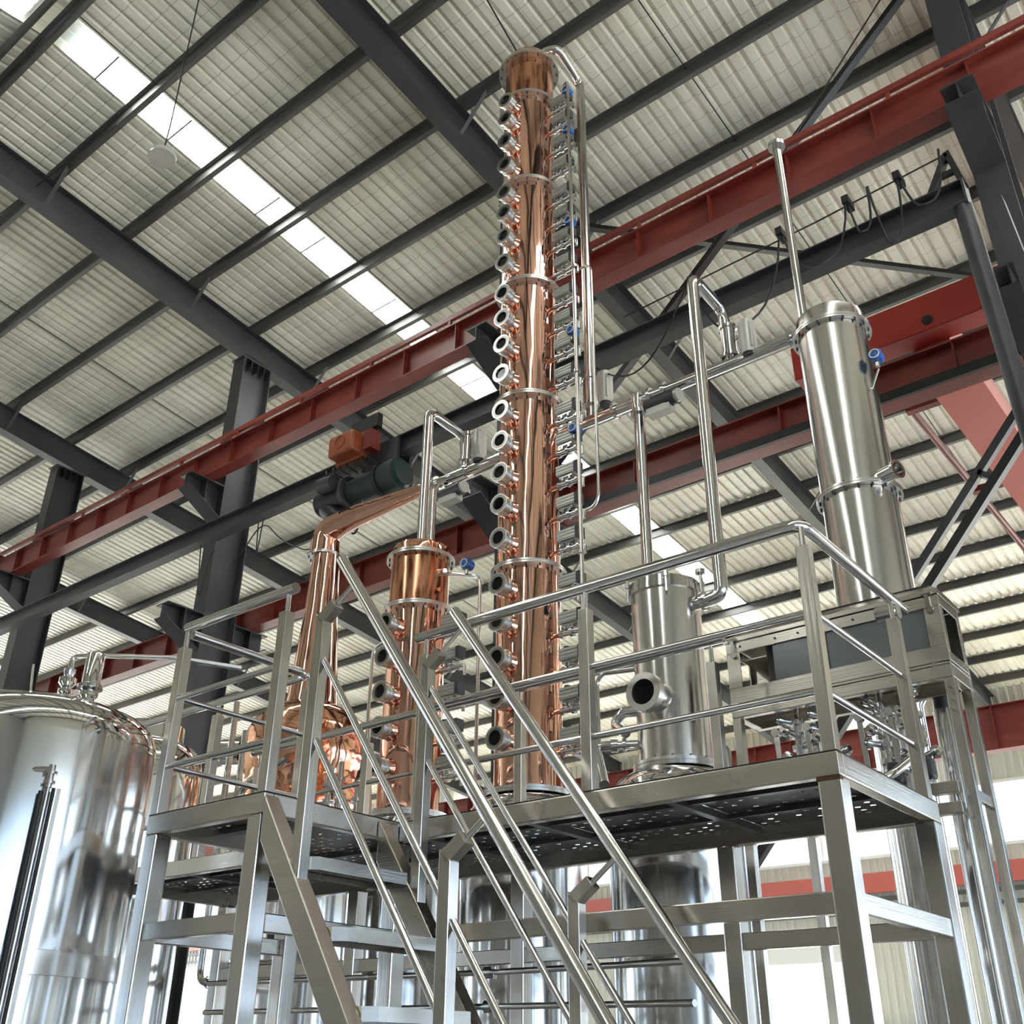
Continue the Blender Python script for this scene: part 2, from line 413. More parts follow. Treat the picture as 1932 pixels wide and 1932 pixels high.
# other walls, out of view; the blue door panels are added
def plainwall(name, segs, label, wm=None):
    t = thing(name, (0,0,0), label, 'wall', kind='structure')
    for s in segs: MB().box(*s).build('wall_panel', wm or WALLM, t)
    return t
segs = [(X0, X1, YN-.2, YN, 0, rz(YN)+.3)]
plainwall('wall_near', segs, 'plain grey wall behind the camera', DWALL)
plainwall('wall_left', [(X0-.2, X0, YN, YF, 0, 2.0), (X0-.2, X0, YN, YF, 8.5, 14)], 'cream gable wall at the distant end of the hall')
wr = plainwall('wall_right', [(X1, X1+.2, YN, YF, 6.5, 14), (X1, X1+.2, 9.5, 12, 0, 6.5), (X1, X1+.2, 24, YF, 0, 6.5)], 'gable wall with added pale blue light panels and an open doorway beside the platform')
for k in range(12): MB().add([(X1+.1, YN+1.15*k, 0), (X1+.1, YN+1.15*k+1.12, 0), (X1+.1, YN+1.15*k+1.12, 6.5), (X1+.1, YN+1.15*k, 6.5)], [(0,1,2,3)]).build('added_door_panel', BLUEP, wr)
for k in range(9): MB().add([(X1+.1, 12+1.33*k, 0), (X1+.1, 12+1.33*k+1.29, 0), (X1+.1, 12+1.33*k+1.29, 6.5), (X1+.1, 12+1.33*k, 6.5)], [(0,1,2,3)]).build('added_door_panel', BLUEP, wr)

# ------------------------------------------------------------------ steel columns with brackets
ROW = 8.58
CLAB = {0: 'dark grey steel column furthest down the hall', 1: 'dark grey steel column at the picture edge above the big steel tank',
        2: 'dark grey steel column behind the platform landing rails', 3: 'dark grey steel column hidden behind the tall copper column',
        4: 'dark grey steel column in the upper right corner', 5: 'dark grey steel column outside the view beside the doorway'}
for i, x in enumerate(RX[:6]):
    t = thing('steel_column', (x, ROW, 0), CLAB[i], 'column', kind='thing')
    b = MB(); top = rz(ROW) - 0.62
    b.box(x-.15, x+.15, ROW-.29, ROW-.274, 0, top).box(x-.15, x+.15, ROW+.274, ROW+.29, 0, top).box(x-.006, x+.006, ROW-.274, ROW+.274, 0, top)
    b.build('shaft', DARK, t)
    MB().box(x-.16, x+.16, ROW-.33, ROW+.33, top, top+.025).build('cap_plate', DARK, t)
    for zz in (top-.05,):
        for yy in (-.26, -.13, .0, .13, .26):
            MB().box(x-.16, x+.16, ROW+yy-.005, ROW+yy+.005, top-.16, top).build('stiffener', DARK, t)
    for (zt, s, ln) in ((9.57, -1, .62), (7.375, 1, .62), (7.375, -1, .62)):
        y0 = ROW + s*.29; y1 = ROW + s*(.29+ln)
        b = MB()
        b.box(x-.15, x+.15, min(y0,y1), max(y0,y1), zt-.02, zt)
        b.add([(x-.006,y0,zt-.02),(x-.006,y1,zt-.02),(x-.006,y1,zt-.22),(x-.006,y0,zt-.58),(x+.006,y0,zt-.02),(x+.006,y1,zt-.02),(x+.006,y1,zt-.22),(x+.006,y0,zt-.58)],
              [(0,1,2,3),(7,6,5,4),(0,4,5,1),(1,5,6,2),(2,6,7,3),(3,7,4,0)])
        b.bar((x, y1, zt-.22), (x, y0, zt-.58), .30, .016, (0,0,1))
        b.box(x-.14, x+.14, (y0+y1)/2-.006, (y0+y1)/2+.006, zt-.36, zt-.02)
        b.build('bracket', DARK, t)
# ------------------------------------------------------------------ runway beams
def runway(y, z0, h, x0, x1, label, name='runway_beam', rail=True, step=0.93, cond=False, mt=RED, bf=.21):
    t = thing(name, (x0, y, z0), label, 'beam', kind='thing')
    MB().ibeam((x0, y, z0), (x1, y, z0), h, bf, .012, .018).build('beam', mt, t)
    me = MB().box(-.006, .006, -bf*.42, bf*.42, .018, h-.018).mesh('stiffener', mt)
    xs = x0 + .5
    while xs < x1:
        inst('stiffener', me, t, (xs, y, z0)); xs += step
    if rail:
        MB().box(x0, x1, y-.10, y-.05, z0+h+.09, z0+h+.165).build('rail', mt, t)
        me = MB().box(-.02, .02, -.095, -.055, 0, .09).mesh('rail_stub', mt)
        xs = x0 + .3
        while xs < x1:
            inst('rail_stub', me, t, (xs, y, z0+h)); xs += 1.47
    if cond:
        MB().box(-7.0, x1, y-.145, y-.108, z0+.0, z0+.105).build('conductor_bar', BLACK, t)
    return t
runway(8.0, 9.575, .455, X0, X1, 'upper red crane runway beam crossing in front of the dark steel columns')
runway(9.2, 7.38, .46, X0, X1, 'lower red crane runway beam passing behind the copper columns', rail=False, cond=True)
runway(23.4, 7.40, .95, X0, X1, 'distant dark red runway beam below the far end of the roof', rail=False, bf=.3)
# ------------------------------------------------------------------ overhead crane on the lower runway
t = thing('overhead_crane', (-1.9, 9.3, 7.95), 'bright red overhead travelling crane resting on the lower runway at the right', 'crane')
b = MB().box(-3.4, -.4, 9.06, 9.34, 8.03, 8.46); b.build('end_carriage', RED2, t, bevel=.01)
for xx in (-3.1, -1.95, -.75):
    MB().cyl((xx, 9.05, 8.14), (xx, 9.35, 8.14), .055, 20).build('access_hole', BLACK, t)
for xx in (-3.0, -.8): MB().cyl((xx, 9.16, 7.945), (xx, 9.26, 7.945), .10, 24).build('wheel', BLACK, t)
for xx in (-2.2, -.55):
    b = MB().box(xx, xx+.36, 9.34, 23.15, 7.93, 8.5); b.build('girder', PINK, t)
    MB().box(xx-.07, xx+.43, 9.34, 23.15, 7.91, 7.93).build('girder_flange', PINK, t)
MB().cyl((-2.68, 9.35, 8.2), (-2.68, 23.1, 8.2), .045, 10).build('line_shaft', RED, t)
for yy in (10.6, 13.0, 15.4): MB().box(-2.72, -2.2, yy-.05, yy+.05, 8.12, 8.2).build('shaft_bracket', RED, t)
# ------------------------------------------------------------------ bracing between the columns (row of columns plane)
def brace(name, p0, p1, label, pair=0.0):
    t = thing(name, p0, label, 'brace', kind='thing')
    if pair:
        MB().bar(p0, p1, .08, .09, (0,1,0)).build('angle', BLACK, t)
        q = Vector((-pair*.85, .0, pair*.8))
        MB().bar(Vector(p0)+q, Vector(p1)+q, .07, .07, (0,1,0)).build('angle', DARK, t)
        n = 6
        for k in range(n):
            c = Vector(p0).lerp(Vector(p1), (k+.5)/n); MB().bar(c, c+q, .05, .07, (0,1,0)).build('batten', DARK, t)
    else:
        MB().bar(p0, p1, .07, .10, (0,1,0)).build('angle', BLACK, t)
    return t
brace('cross_brace', (-1.1, ROW+.1, 12.5), (-6.65, ROW+.1, 7.6), 'long black diagonal brace rising behind the upper red beam')
brace('cross_brace', (-1.16, ROW+.1, 6.50), (-6.6, ROW+.1, .4), 'paired black diagonal brace descending behind the tall steel column', pair=.14)
brace('strut', (-6.6, 9.3, 12.35), (-1.05, 14.6, 11.75), 'thin dark roof strut slanting down behind the crane cables')
# ------------------------------------------------------------------ gantry girder with hoist
GY, GZ = 7.3, 7.79
t = thing('gantry_girder', (-1.1, GY, GZ), 'dark grey hoist girder with cable end bracket and round leg', 'girder')
MB().ibeam((X0+.5, GY, GZ), (-1.05, GY, GZ), .245, .16, .010, .014).build('beam', DARK, t)
MB().box(-1.06, -1.04, GY-.09, GY+.09, GZ-.02, GZ+.24).build('end_plate', DARK, t)
b = MB()
b.bar((-1.35, GY, GZ+.21), (-1.13, GY, GZ+.62), .05, .07, (0,1,0)).bar((-1.05, GY, GZ+.21), (-1.12, GY, GZ+.64), .05, .07, (0,1,0)).bar((-1.26, GY, GZ+.42), (-1.08, GY, GZ+.42), .04, .05)
b.build('cable_bracket', BLACK, t)
MB().cyl((-1.10, GY, GZ), (-.93, GY, .02), .075, 20).build('leg', DARK, t, smooth=SM)
MB().bar((-.86, GY+.10, GZ), (-.38, GY+.35, .02), .10, .16).build('leg', DARK, t)
MB().cyl((-.93, GY, 0), (-.93, GY, .03), .16, 20).build('leg_foot', DARK, t)
# cable line with loops
t = thing('crane_cable', (-3.0, GY, GZ), 'black festoon cable looping along a wire above the hoist girder', 'cable')
zc = GZ + .62
MB().sweep([(-1.13, GY-.02, zc), (-2.3, GY-.05, zc-.10), (-4.4, GY-.05, zc-.16)], .008, 6).build('wire', WIRE, t)
def loop(xa, xb, drop, zt, nm='loop'):
    p = []
    for k in range(17):
        a = k/16; p.append((xa + (xb-xa)*a, GY-.16 + .05*math.sin(a*9), zt - drop*math.sin(math.pi*a)**.7))
    MB().sweep(p, .011, 6).build(nm, RUBBER, t, smooth=SM)
loop(-1.15, -1.52, .55, zc-.04); loop(-1.52, -1.78, .78, zc-.06); loop(-1.78, -1.98, .50, zc-.08); loop(-1.98, -2.62, .62, zc-.10); loop(-2.62, -3.6, .9, zc-.12)
for xx in (-1.52, -1.98, -2.62): MB().box(xx-.03, xx+.03, GY-.19, GY-.03, zc-.16, zc-.08).build('cable_trolley', BLACK, t)
# hoist
HX = -7.95
t = thing('electric_hoist', (HX, GY, GZ-.3), 'green and black wire rope hoist with orange control box', 'hoist')
MB().box(HX-.16, HX+.42, GY-.13, GY-.085, GZ-.10, GZ+.20).build('trolley_plate', DARK, t)
MB().box(HX-.16, HX+.42, GY+.085, GY+.13, GZ-.10, GZ+.20).build('trolley_plate', DARK, t)
for xx in (HX-.05, HX+.3):
    MB().cyl((xx, GY-.085, GZ+.07), (xx, GY-.02, GZ+.07), .05, 16).build('trolley_wheel', BLACK, t)
bx = HX - .12
b = MB().box(bx-.26, bx+.16, GY-.50, GY-.30, GZ+.0, GZ+.28); b.build('control_box', ORANGE, t, bevel=.035)
b = MB().box(bx-.29, bx+.19, GY-.34, GY-.26, GZ-.04, GZ+.31); b.build('box_rim', ORANGE, t, bevel=.02)
MB().ring((bx-.05, GY-.51, GZ+.15), (bx-.05, GY-.495, GZ+.15), .085, .075, 24).build('emblem', ORANGE, t)
MB().box(bx+.21, bx+.33, GY-.36, GY-.20, GZ+.02, GZ+.28).build('relay_box', RED, t)
MB().box(bx-.05, bx+.40, GY-.34, GY-.26, GZ+.30, GZ+.48).build('box_arm', BLACK, t)
dz = GZ - .30
MB().cyl((-8.32, GY-.06, dz), (-7.72, GY-.06, dz), .165, 32).build('drum', GREEN, t, smooth=SM)
MB().ring((-7.80, GY-.06, dz), (-7.74, GY-.06, dz), .215, .15, 32).build('drum_flange', BLACK, t, smooth=SM)
MB().cyl((-7.74, GY-.06, dz), (-7.50, GY-.06, dz), .20, 32).build('motor', GREEN, t, smooth=SM)
MB().cyl((-7.50, GY-.06, dz), (-7.45, GY-.06, dz), .18, 32, r1=.15).build('motor_cap', GREEN, t, smooth=SM)
MB().cyl((-8.58, GY-.06, dz), (-8.32, GY-.06, dz), .20, 24).build('gearbox', BLACK, t, smooth=SM)
MB().cyl((-8.80, GY-.10, dz-.02), (-8.50, GY-.10, dz-.02), .155, 20).build('travel_motor', BLACK, t, smooth=SM)
MB().cyl((-8.66, GY-.10, dz-.10), (-8.42, GY-.10, dz-.34), .14, 20).build('brake_housing', BLACK, t, smooth=SM)
MB().cyl((-8.62, GY-.30, dz+.10), (-8.38, GY-.30, dz+.08), .10, 20).build('brake', CAPG, t, smooth=SM)
MB().ring((-8.36, GY-.06, dz), (-8.30, GY-.06, dz), .225, .16, 32).build('rope_guide', CAPG, t, smooth=SM)
for xx in (-8.22, -8.08): MB().cyl((xx, GY-.10, dz-.12), (xx, GY-.10, dz-.42), .010, 6).build('rope', FIT, t)
b = MB().box(-8.28, -8.02, GY-.15, GY-.05, dz-.48, dz-.36); b.build('hook_block', BLUE, t, bevel=.03)
b = MB()
pts = [(-8.18 + .05*math.sin(a), GY-.10, dz-.53 - .05*math.cos(a)) for a in [i*.35 for i in range(-2, 12)]]
b.sweep(pts, .014, 8).build('hook', BLACK, t)
for k in range(7):
    x0_ = -8.55 + .12*k; MB().sweep([(x0_, GY-.30, GZ+.0), (x0_+.05, GY-.34, GZ-.10), (x0_+.12, GY-.22, GZ-.16)], .010, 6, bend=.05).build('lead', RUBBER, t, smooth=SM)
t = thing('hoist_cable', (HX-3, GY, GZ), 'thin black hanging cable left of the hoist', 'cable')
pt = [(HX-.45, GY-.1, GZ-.5), (HX-.9, GY-.1, GZ-.95), (HX-1.6, GY-.1, GZ-.55), (HX-2.0, GY-.1, GZ-.12), (HX-2.6, GY-.1, GZ-.75), (HX-3.0, GY-.12, GZ-.15), (HX-3.15, GY-.12, GZ-1.1), (HX-3.3, GY-.12, GZ-.1)]
MB().sweep(pt, .009, 6, bend=.4).build('cable', RUBBER, t, smooth=SM)
pt = [(HX-2.0, GY-.1, GZ-.12), (HX-2.05, GY-.1, GZ-.7), (HX-2.1, GY-.1, GZ-.12)]
MB().sweep(pt, .008, 6, bend=.2).build('cable', RUBBER, t, smooth=SM)
t = thing('guy_wire', (-3.6, 6.2, 6.8), 'thin black wire sagging between the copper column and the steel column', 'wire')
pt = [(-4.28 + 1.35*k/14, 6.45 - .55*k/14, 7.12 - .48*math.sin(math.pi*k/14)) for k in range(15)]
MB().sweep(pt, .008, 6).build('cable', RUBBER, t, smooth=SM)
# round lamp hanging below the skylight
t = thing('hanging_lamp', (-8.3, 4.0, 10.37), 'round pale lamp disc hanging from a cord below the skylight', 'lamp')
LC = Vector((-8.30, 4.0, 10.37))
MB().lathe(LC.x, LC.y, [(.0, LC.z-.01), (.12, LC.z-.01), (.145, LC.z+.0), (.155, LC.z+.03), (.14, LC.z+.05), (.08, LC.z+.10), (.0, LC.z+.12)], 40).build('shade', LAMPD, t, smooth=SM)
MB().lathe(LC.x, LC.y, [(.128, LC.z-.02), (.150, LC.z-.02), (.150, LC.z+.0), (.128, LC.z+.0)], 40).build('rim', ALU, t, smooth=SM)
MB().sweep([(LC.x, LC.y, LC.z+.1), (LC.x+.02, LC.y, LC.z+.5), (LC.x, LC.y, rz(LC.y)+.05)], .008, 6).build('cord', WIRE, t)
for nm, p0, p1, lb in (('tie_rod', (-18.6, 3.9, 12.6), (-10.9, 4.5, 13.15), 'thin brown tie rod crossing the roof at the left edge'),
                       ('tie_rod', (-4.9, 6.6, 11.2), (-5.4, 5.9, 13.0), 'thin rod rising above the tall copper column'),
                       ('tie_rod', (-1.6, 9.0, 12.86), (-2.9, 8.05, 10.04), 'thin pale rod hanging before the upper right roof')):
    tt = MB().cyl(p0, p1, .010, 6).build(nm, WIRE, org=(0,0,0)); tag(tt, lb, 'rod')

# ================================================================== PLATFORM
DZK = 2.65
YFR, YBK, YL = 4.149, 5.381, 3.208
XR, XS, XL, XLL = -1.609, -4.125, -5.095, -7.20
pf = thing('platform', (-3.4, 4.7, 0), 'stainless steel work platform with perforated deck and railings around the stills', 'platform')
def beam(nm, *a): return MB().box(*a).build(nm, STEEL, pf, bevel=.006)
beam('fascia', XS+.001, XR, YFR, YFR+.06, DZK-.10, DZK)
beam('fascia', XR-.06, XR, YFR+.061, YBK, DZK-.10, DZK)
beam('fascia', XLL, XR-.061, YBK-.06, YBK, DZK-.10, DZK)
beam('fascia', XS-.06, XS, YL+.061, YFR, DZK-.10, DZK)
beam('fascia', XL, XS, YL, YL+.06, DZK-.10, DZK)
beam('fascia', XL, XL+.06, YL+.061, YFR, DZK-.10, DZK)
beam('fascia', XLL, XL+.06, YFR+.001, YFR+.06, DZK-.10, DZK)
beam('fascia', XLL, XLL+.06, YFR+.061, YBK-.061, DZK-.10, DZK)
# thin black strips along the deck edges, painting in a shadow gap
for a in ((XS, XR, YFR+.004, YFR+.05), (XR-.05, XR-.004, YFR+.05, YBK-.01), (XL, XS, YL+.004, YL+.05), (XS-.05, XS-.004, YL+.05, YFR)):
    MB().box(*a, DZK, DZK+.006).build('shadow_gap_strip', RUBBER, pf)
# under-deck members
for yy in (YFR+.40, YFR+.80): MB().box(XLL+.06, XR-.06, yy, yy+.035, DZK-.036, DZK-.012).build('joist', DECKM, pf)
for xx in (-6.4, -5.6, -4.2, -3.45, -2.6): MB().box(xx, xx+.05, YFR+.06, YBK-.06, DZK-.046, DZK-.012).build('joist', DECKM, pf)
MB().box(XL+.06, XS-.06, 3.65, 3.69, DZK-.036, DZK-.012).build('joist', DECKM, pf)
def perf(x0, x1, y0, y1, z, name, parent, pitch=.08, ro=.016, m=None):
    b = MB(); nx = max(1, round((x1-x0)/pitch)); ny = max(1, round((y1-y0)/pitch)); px, py = (x1-x0)/nx, (y1-y0)/ny
    oc = [(math.cos(a), math.sin(a)) for a in [math.pi/8 + k*math.pi/4 for k in range(8)]]
    sq = [(.5,.2071),(.2071,.5),(-.2071,.5),(-.5,.2071),(-.5,-.2071),(-.2071,-.5),(.2071,-.5),(.5,-.2071)]
    for i in range(nx):
        for j in range(ny):
            cx, cyy = x0+(i+.5)*px, y0+(j+.5)*py
            if (i // 2 + j) % 3 == 2:
                b.add([(cx-px/2,cyy-py/2,z),(cx+px/2,cyy-py/2,z),(cx+px/2,cyy+py/2,z),(cx-px/2,cyy+py/2,z)], [(0,1,2,3)]); continue
            vs = [(cx+a*px, cyy+c*py, z) for a, c in sq] + [(cx+a*ro, cyy+c*ro*.6, z) for a, c in oc]
            vs += [(cx+sx*px/2, cyy+sy_*py/2, z) for sx, sy_ in ((1,1),(-1,1),(-1,-1),(1,-1))]
            fs = [(k, (k+1) % 8, 8+(k+1) % 8, 8+k) for k in range(8)] + [(0,16,1),(2,17,3),(4,18,5),(6,19,7)]
            b.add(vs, fs)
    return b.build(name, m or DECKM, parent)
xs = [-7.14, -6.45, -5.75, -4.98, -4.2, -3.4, -2.55, -1.67]
for a, c in zip(xs[:-1], xs[1:]): perf(a+.003, c-.003, YFR+.05, YBK-.05, DZK-.008, 'deck_plate', pf)
perf(XL+.05, XS-.05, YL+.05, YFR+.047, DZK-.008, 'deck_plate', pf)
# legs
def leg(x, y, nm='leg', s=.10, z1=DZK-.101):
    MB().box(x, x+s, y, y+s, .012, z1).build(nm, STEELV, pf, bevel=.008)
    MB().box(x-.03, x+s+.03, y-.03, y+s+.03, 0, .012).build('foot_plate', STEEL, pf)
LEGS = [(XL, YL), (XS-.11, YL), (XR-.10, YFR), (XR-.10, YBK-.10), (XS-.11, YFR+.005), (XL, YFR+.005), (-4.25, YBK-.10), (-5.72, YBK-.10), (-2.80, YBK-.10), (XLL, YFR+.005), (XLL, YBK-.10)]
for x, y in LEGS: leg(x, y)
MB().box(XR-.103, XR+.001, YFR-.002, YFR+.03, DZK-.118, DZK-.098).build('rust_mark', RUST, pf)
# mid braces
zb0, zb1 = 2.02, 2.105
for a in ((XS-.009, XR-.101, YFR+.01, YFR+.06), (XL+.101, XS-.111, YL+.012, YL+.062), (XLL+.10, XR-.101, YBK-.07, YBK-.02)):
    MB().box(*a, zb0, zb1).build('cross_rail', STEEL, pf, bevel=.005)
for a in ((XR-.06, XR-.01, YFR+.101, YBK-.101), (XS-.06, XS-.012, YL+.101, YFR+.004), (XL+.012, XL+.06, YL+.101, YFR+.004)):
    MB().box(*a, zb0, zb1).build('cross_rail', STEEL, pf, bevel=.005)
# ---- railings
HR, MR, ZH = .030, .0165, 3.735
def post(x, y, parent=None, z0=DZK, z1=3.61, s=.062):
    p = MB().box(x-s/2, x+s/2, y-s/2, y+s/2, z0, z1).build('rail_post', STEELV, parent or pf, bevel=.005)
    MB().cyl((x, y, z1), (x, y, ZH-.02), .0135, 14).build('post_stub', TUBE, p, smooth=SM)
def rail(pts, r, nm, parent=None, bend=.09): return MB().sweep(pts, r, 20 if r > .02 else 14, bend=bend).build(nm, TUBE, parent or pf, smooth=SM)
yr, xr_, yl, xl = YFR+.035, XR-.035, YL+.035, XL+.035
for x in (-4.02, -2.875, xr_): post(x, yr)
post(xr_, 5.30)
rail([(-4.10, yr, ZH), (xr_, yr, ZH), (xr_, 5.52, ZH)], HR, 'handrail')
for z in (3.29, 2.925):
    rail([(-3.99, yr, z), (-2.906, yr, z)], MR, 'mid_rail'); rail([(-2.844, yr, z), (xr_-.03, yr, z)], MR, 'mid_rail'); rail([(xr_, yr+.03, z), (xr_, 5.27, z)], MR, 'mid_rail')
MB().cyl((xr_-.10, 5.36, ZH-.06), (xr_+.02, 5.36, ZH-.06), .045, 20).build('rail_flange', FIT, pf, smooth=SM)
# landing
for x, y in ((xl, yl), (XS-.035, yl), (xl, YFR+.04)): post(x, y)
rail([(xl-.01, yl, ZH+.005), (XS+.02, yl, ZH+.005)], HR, 'handrail')
rail([(xl, yl+.03, ZH-.03), (xl, YFR+.035, ZH-.03), (-7.0, YFR+.035, ZH-.03)], HR*.9, 'handrail')
for z in (3.31, 2.92):
    rail([(xl+.03, yl, z), (XS-.066, yl, z)], MR, 'mid_rail'); rail([(xl, yl+.03, z), (xl, YFR+.01, z)], MR, 'mid_rail')
    rail([(xl-.03, YFR+.04, z), (-6.98, YFR+.04, z)], MR, 'mid_rail')
for x in (-6.0, -7.0): post(x, YFR+.04)
# back railing
yb = YBK-.06
for x in (-2.75, -4.21, -5.67, -6.95): post(x, yb)
rail([(-7.05, yb, ZH+.015), (-2.66, yb, ZH+.015)], HR, 'handrail')
for a, c in ((-6.92, -5.70), (-5.64, -4.24), (-4.18, -2.78)):
    for z in (3.31, 2.93): rail([(a, yb, z), (c, yb, z)], MR, 'mid_rail')

# ================================================================== STAIRCASE
st = thing('staircase', (-3.2, 3.65, 0), 'steep stainless staircase with tray treads leading up to the platform', 'staircase')
slope = 1.436
def stringer(y0, y1):
    xb = -4.13 + (DZK-0.004)/slope; dz = .215
    vs = []
    for y in (y0, y1): vs += [(-4.122, y, DZK-.012), (-4.122, y, DZK-.012-dz), (xb-dz/slope, y, 0.0), (xb, y, 0.0)]
    return MB().add(vs, [(0,1,2,3),(7,6,5,4),(0,4,5,1),(1,5,6,2),(2,6,7,3),(3,7,4,0)]).build('stringer', STEEL, st, bevel=.006)
stringer(YL, YL+.09); stringer(3.985, 4.075)
def tread(xn, z):
    y0, y1, d = YL+.092, 3.983, .235
    b = MB()
    c = .05
    prof = [(xn-d, y0), (xn-c, y0), (xn, y0+c), (xn, y1-c), (xn-c, y1), (xn-d, y1)]
    n = len(prof); top, bot = z, z-.058
    vs = [(x, y, top) for x, y in prof] + [(x, y, bot) for x, y in prof]
    fs = [tuple(range(n))] + [(i, n+i, n+(i+1) % n, (i+1) % n) for i in range(n)]
    o = b.add(vs, fs).build('tread', STEEL, st)
    so = o.modifiers.new('thick', 'SOLIDIFY'); so.thickness = .004; so.offset = -1
    perf(xn-d+.02, xn-.03, y0+.03, y1-.03, z-.03, 'tread_grip', o, pitch=.06, ro=.010)
for k in range(7): tread(-3.835 + .2229*k, 2.335 - .32*k)
def stairside(y, hx0, hz0, hx1, hz1, posts, off=(.63, 1.04)):
    sl = (hz1-hz0)/(hx1-hx0); nx, nz = -sl/math.hypot(1, sl), 1/math.hypot(1, sl)
    hz = lambda x: hz0 + sl*(x-hx0)
    rail([(hx0, y, hz0), (hx1, y, hz1)], HR, 'handrail', st)
    for (px, zt) in posts:
        zb = DZK - .02 - slope*(px+4.13) - .03
        s = .062
        g = (hz(px)-zt)*nz - HR*.3; l1 = .13
        b = MB()
        b.add([(px-s/2,y-s/2,zb+.04),(px+s/2,y-s/2,zb-.04),(px+s/2,y+s/2,zb-.04),(px-s/2,y+s/2,zb+.04),
               (px-s/2,y-s/2,zt+.03),(px+s/2,y-s/2,zt-.02),(px+s/2,y+s/2,zt-.02),(px-s/2,y+s/2,zt+.03)],
              [(0,3,2,1),(4,5,6,7),(0,1,5,4),(1,2,6,5),(2,3,7,6),(3,0,4,7)])
        p = b.build('stair_post', STEELV, st, bevel=.005)
        q0 = Vector((px-.012, y, zt-.012)); q1 = q0 + Vector((nx,0,nz))*l1
        MB().bar(q0, q1, s, s, (0,1,0)).build('post_head', STEELV, p, bevel=.005)
        MB().cyl(q1, q0 + Vector((nx,0,nz))*(g), .0135, 12).build('post_stub', TUBE, p, smooth=SM)
    for o_ in off:
        xs_ = [p[0] for p in posts] + [posts[-1][0]+.95]
        for a, c in zip(xs_[:-1], xs_[1:]): rail([(a+.03, y, hz(a+.03)-o_), (c-.03, y, hz(c-.03)-o_)], MR, 'mid_rail', st)
stairside(YL+.045, -3.77, 3.815, -2.05, 1.416, [(-3.865, 3.50), (-2.94, 2.235)])
stairside(4.03, -3.67, 3.755, -1.95, 1.382, [(-3.85, 3.46), (-2.86, 2.15)])

# ================================================================== DISTILLING COLUMNS
def flange(parent, x, y, z, r, ri, h=.036, bolts=16, m=RINGM):
    b = MB(); b.lathe(x, y, [(ri, z-h/2), (r, z-h/2), (r, z-.003), (r-.008, z-.003), (r-.008, z+.003), (r, z+.003), (r, z+h/2), (ri, z+h/2)], 56)
    o = b.build('flange', m, parent, smooth=SM)
    if bolts:
        b = MB()
        for k in range(bolts):
            a = 2*math.pi*(k+.5)/bolts; px, py = x+(r-.022)*math.cos(a), y+(r-.022)*math.sin(a)
            b.cyl((px, py, z-h/2-.014), (px, py, z+h/2+.014), .008, 6)
        b.build('bolts', CAPG, o)
    return o
def shell(parent, x, y, prof, m, nm='shell', n=64): return MB().lathe(x, y, prof, n).build(nm, m, parent, smooth=35)
# sight port: copper neck, steel ring with dark glass, pointing to -Y
def port_meshes(rc, ro=.087, ri=.054, L=.39, bulge=True):
    neck = MB()
    neck.cyl((0, -rc+.03, -.0), (0, -L+.075, 0), .066, 24).cyl((0, -rc+.01, 0), (0, -rc-.03, 0), .085, 24, r1=.066)
    nm_ = neck.mesh('port_neck', COPPER, smooth=SM)
    ring = MB().ring((0, -L+.085, 0), (0, -L, 0), ro*.88, ri, 28); ring.ring((0, -L+.030, 0), (0, -L, 0), ro, ri, 28); ring.ring((0, -L+.085, 0), (0, -L+.06, 0), ro*.96, ri, 28)
    rm = ring.mesh('port_ring', RINGM, smooth=SM)
    gm = MB().cyl((0, -L+.03, 0), (0, -L+.014, 0), ri*1.01, 28).mesh('glass', GLASSD, smooth=SM)
    return nm_, rm, gm
PORT = port_meshes(.25)
def port(parent, x, y, z):
    p = inst('sight_port', PORT[0], parent, (x, y, z))
    r = inst('port_ring', PORT[1], p, (x, y, z)); g = inst('glass', PORT[2], p, (x, y, z))
    return p
# valve with pneumatic actuator, pointing to +X
def valve_meshes():
    b = MB()   # copper elbow out of the column
    b.sweep([(.22, 0, -.10), (.30, 0, -.10), (.33, 0, -.10)], .02, 12)
    el = b.mesh('valve_inlet', COPPER, smooth=SM)
    b = MB()
    b.cyl((.31, 0, -.10), (.335, 0, -.10), .034, 16).cyl((.335, 0, -.10), (.40, 0, -.10), .024, 16).cyl((.40, 0, -.10), (.425, 0, -.10), .036, 16).cyl((.425, 0, -.10), (.49, 0, -.10), .022, 16).cyl((.49, 0, -.10), (.51, 0, -.10), .034, 16)
    b.cyl((.40, 0, -.10), (.40, 0, -.04), .014, 12)
    b.sweep([(.51, 0, -.10), (.55, 0, -.10), (.55, .0, -.18)], .014, 10, bend=.03)
    b.cyl((.415, -.045, -.115), (.415, .03, -.085), .006, 8)
    bd = b.mesh('valve_body', FIT, smooth=SM)
    b = MB().box(.315, .485, -.042, .042, -.030, .060)
    for k in range(3): b.box(.313, .487, -.047, -.040, -.020+.029*k, -.006+.029*k)
    ac = b.mesh('actuator', ALU)
    b = MB().box(.485, .522, -.044, .044, -.032, .062).cyl((.36, 0, .060), (.36, 0, .082), .024, 12)
    cp_ = b.mesh('end_cap', CAPG)
    b = MB().box(.33, .46, -.028, .028, -.052, -.035).box(.36, .375, -.028, .028, -.075, -.05).box(.425, .44, -.028, .028, -.075, -.05)
    br = b.mesh('mount', FIT)
    return el, bd, ac, cp_, br
VALVE = valve_meshes()
def valve(parent, x, y, z, rot=0.0):
    p = inst('valve', VALVE[1], parent, (x, y, z), rot)
    for nm, me in (('valve_inlet', VALVE[0]), ('actuator', VALVE[2]), ('end_cap', VALVE[3]), ('mount', VALVE[4])):
        o = bpy.data.objects.new(nm, me); COL.objects.link(o); o.parent = p
    return p
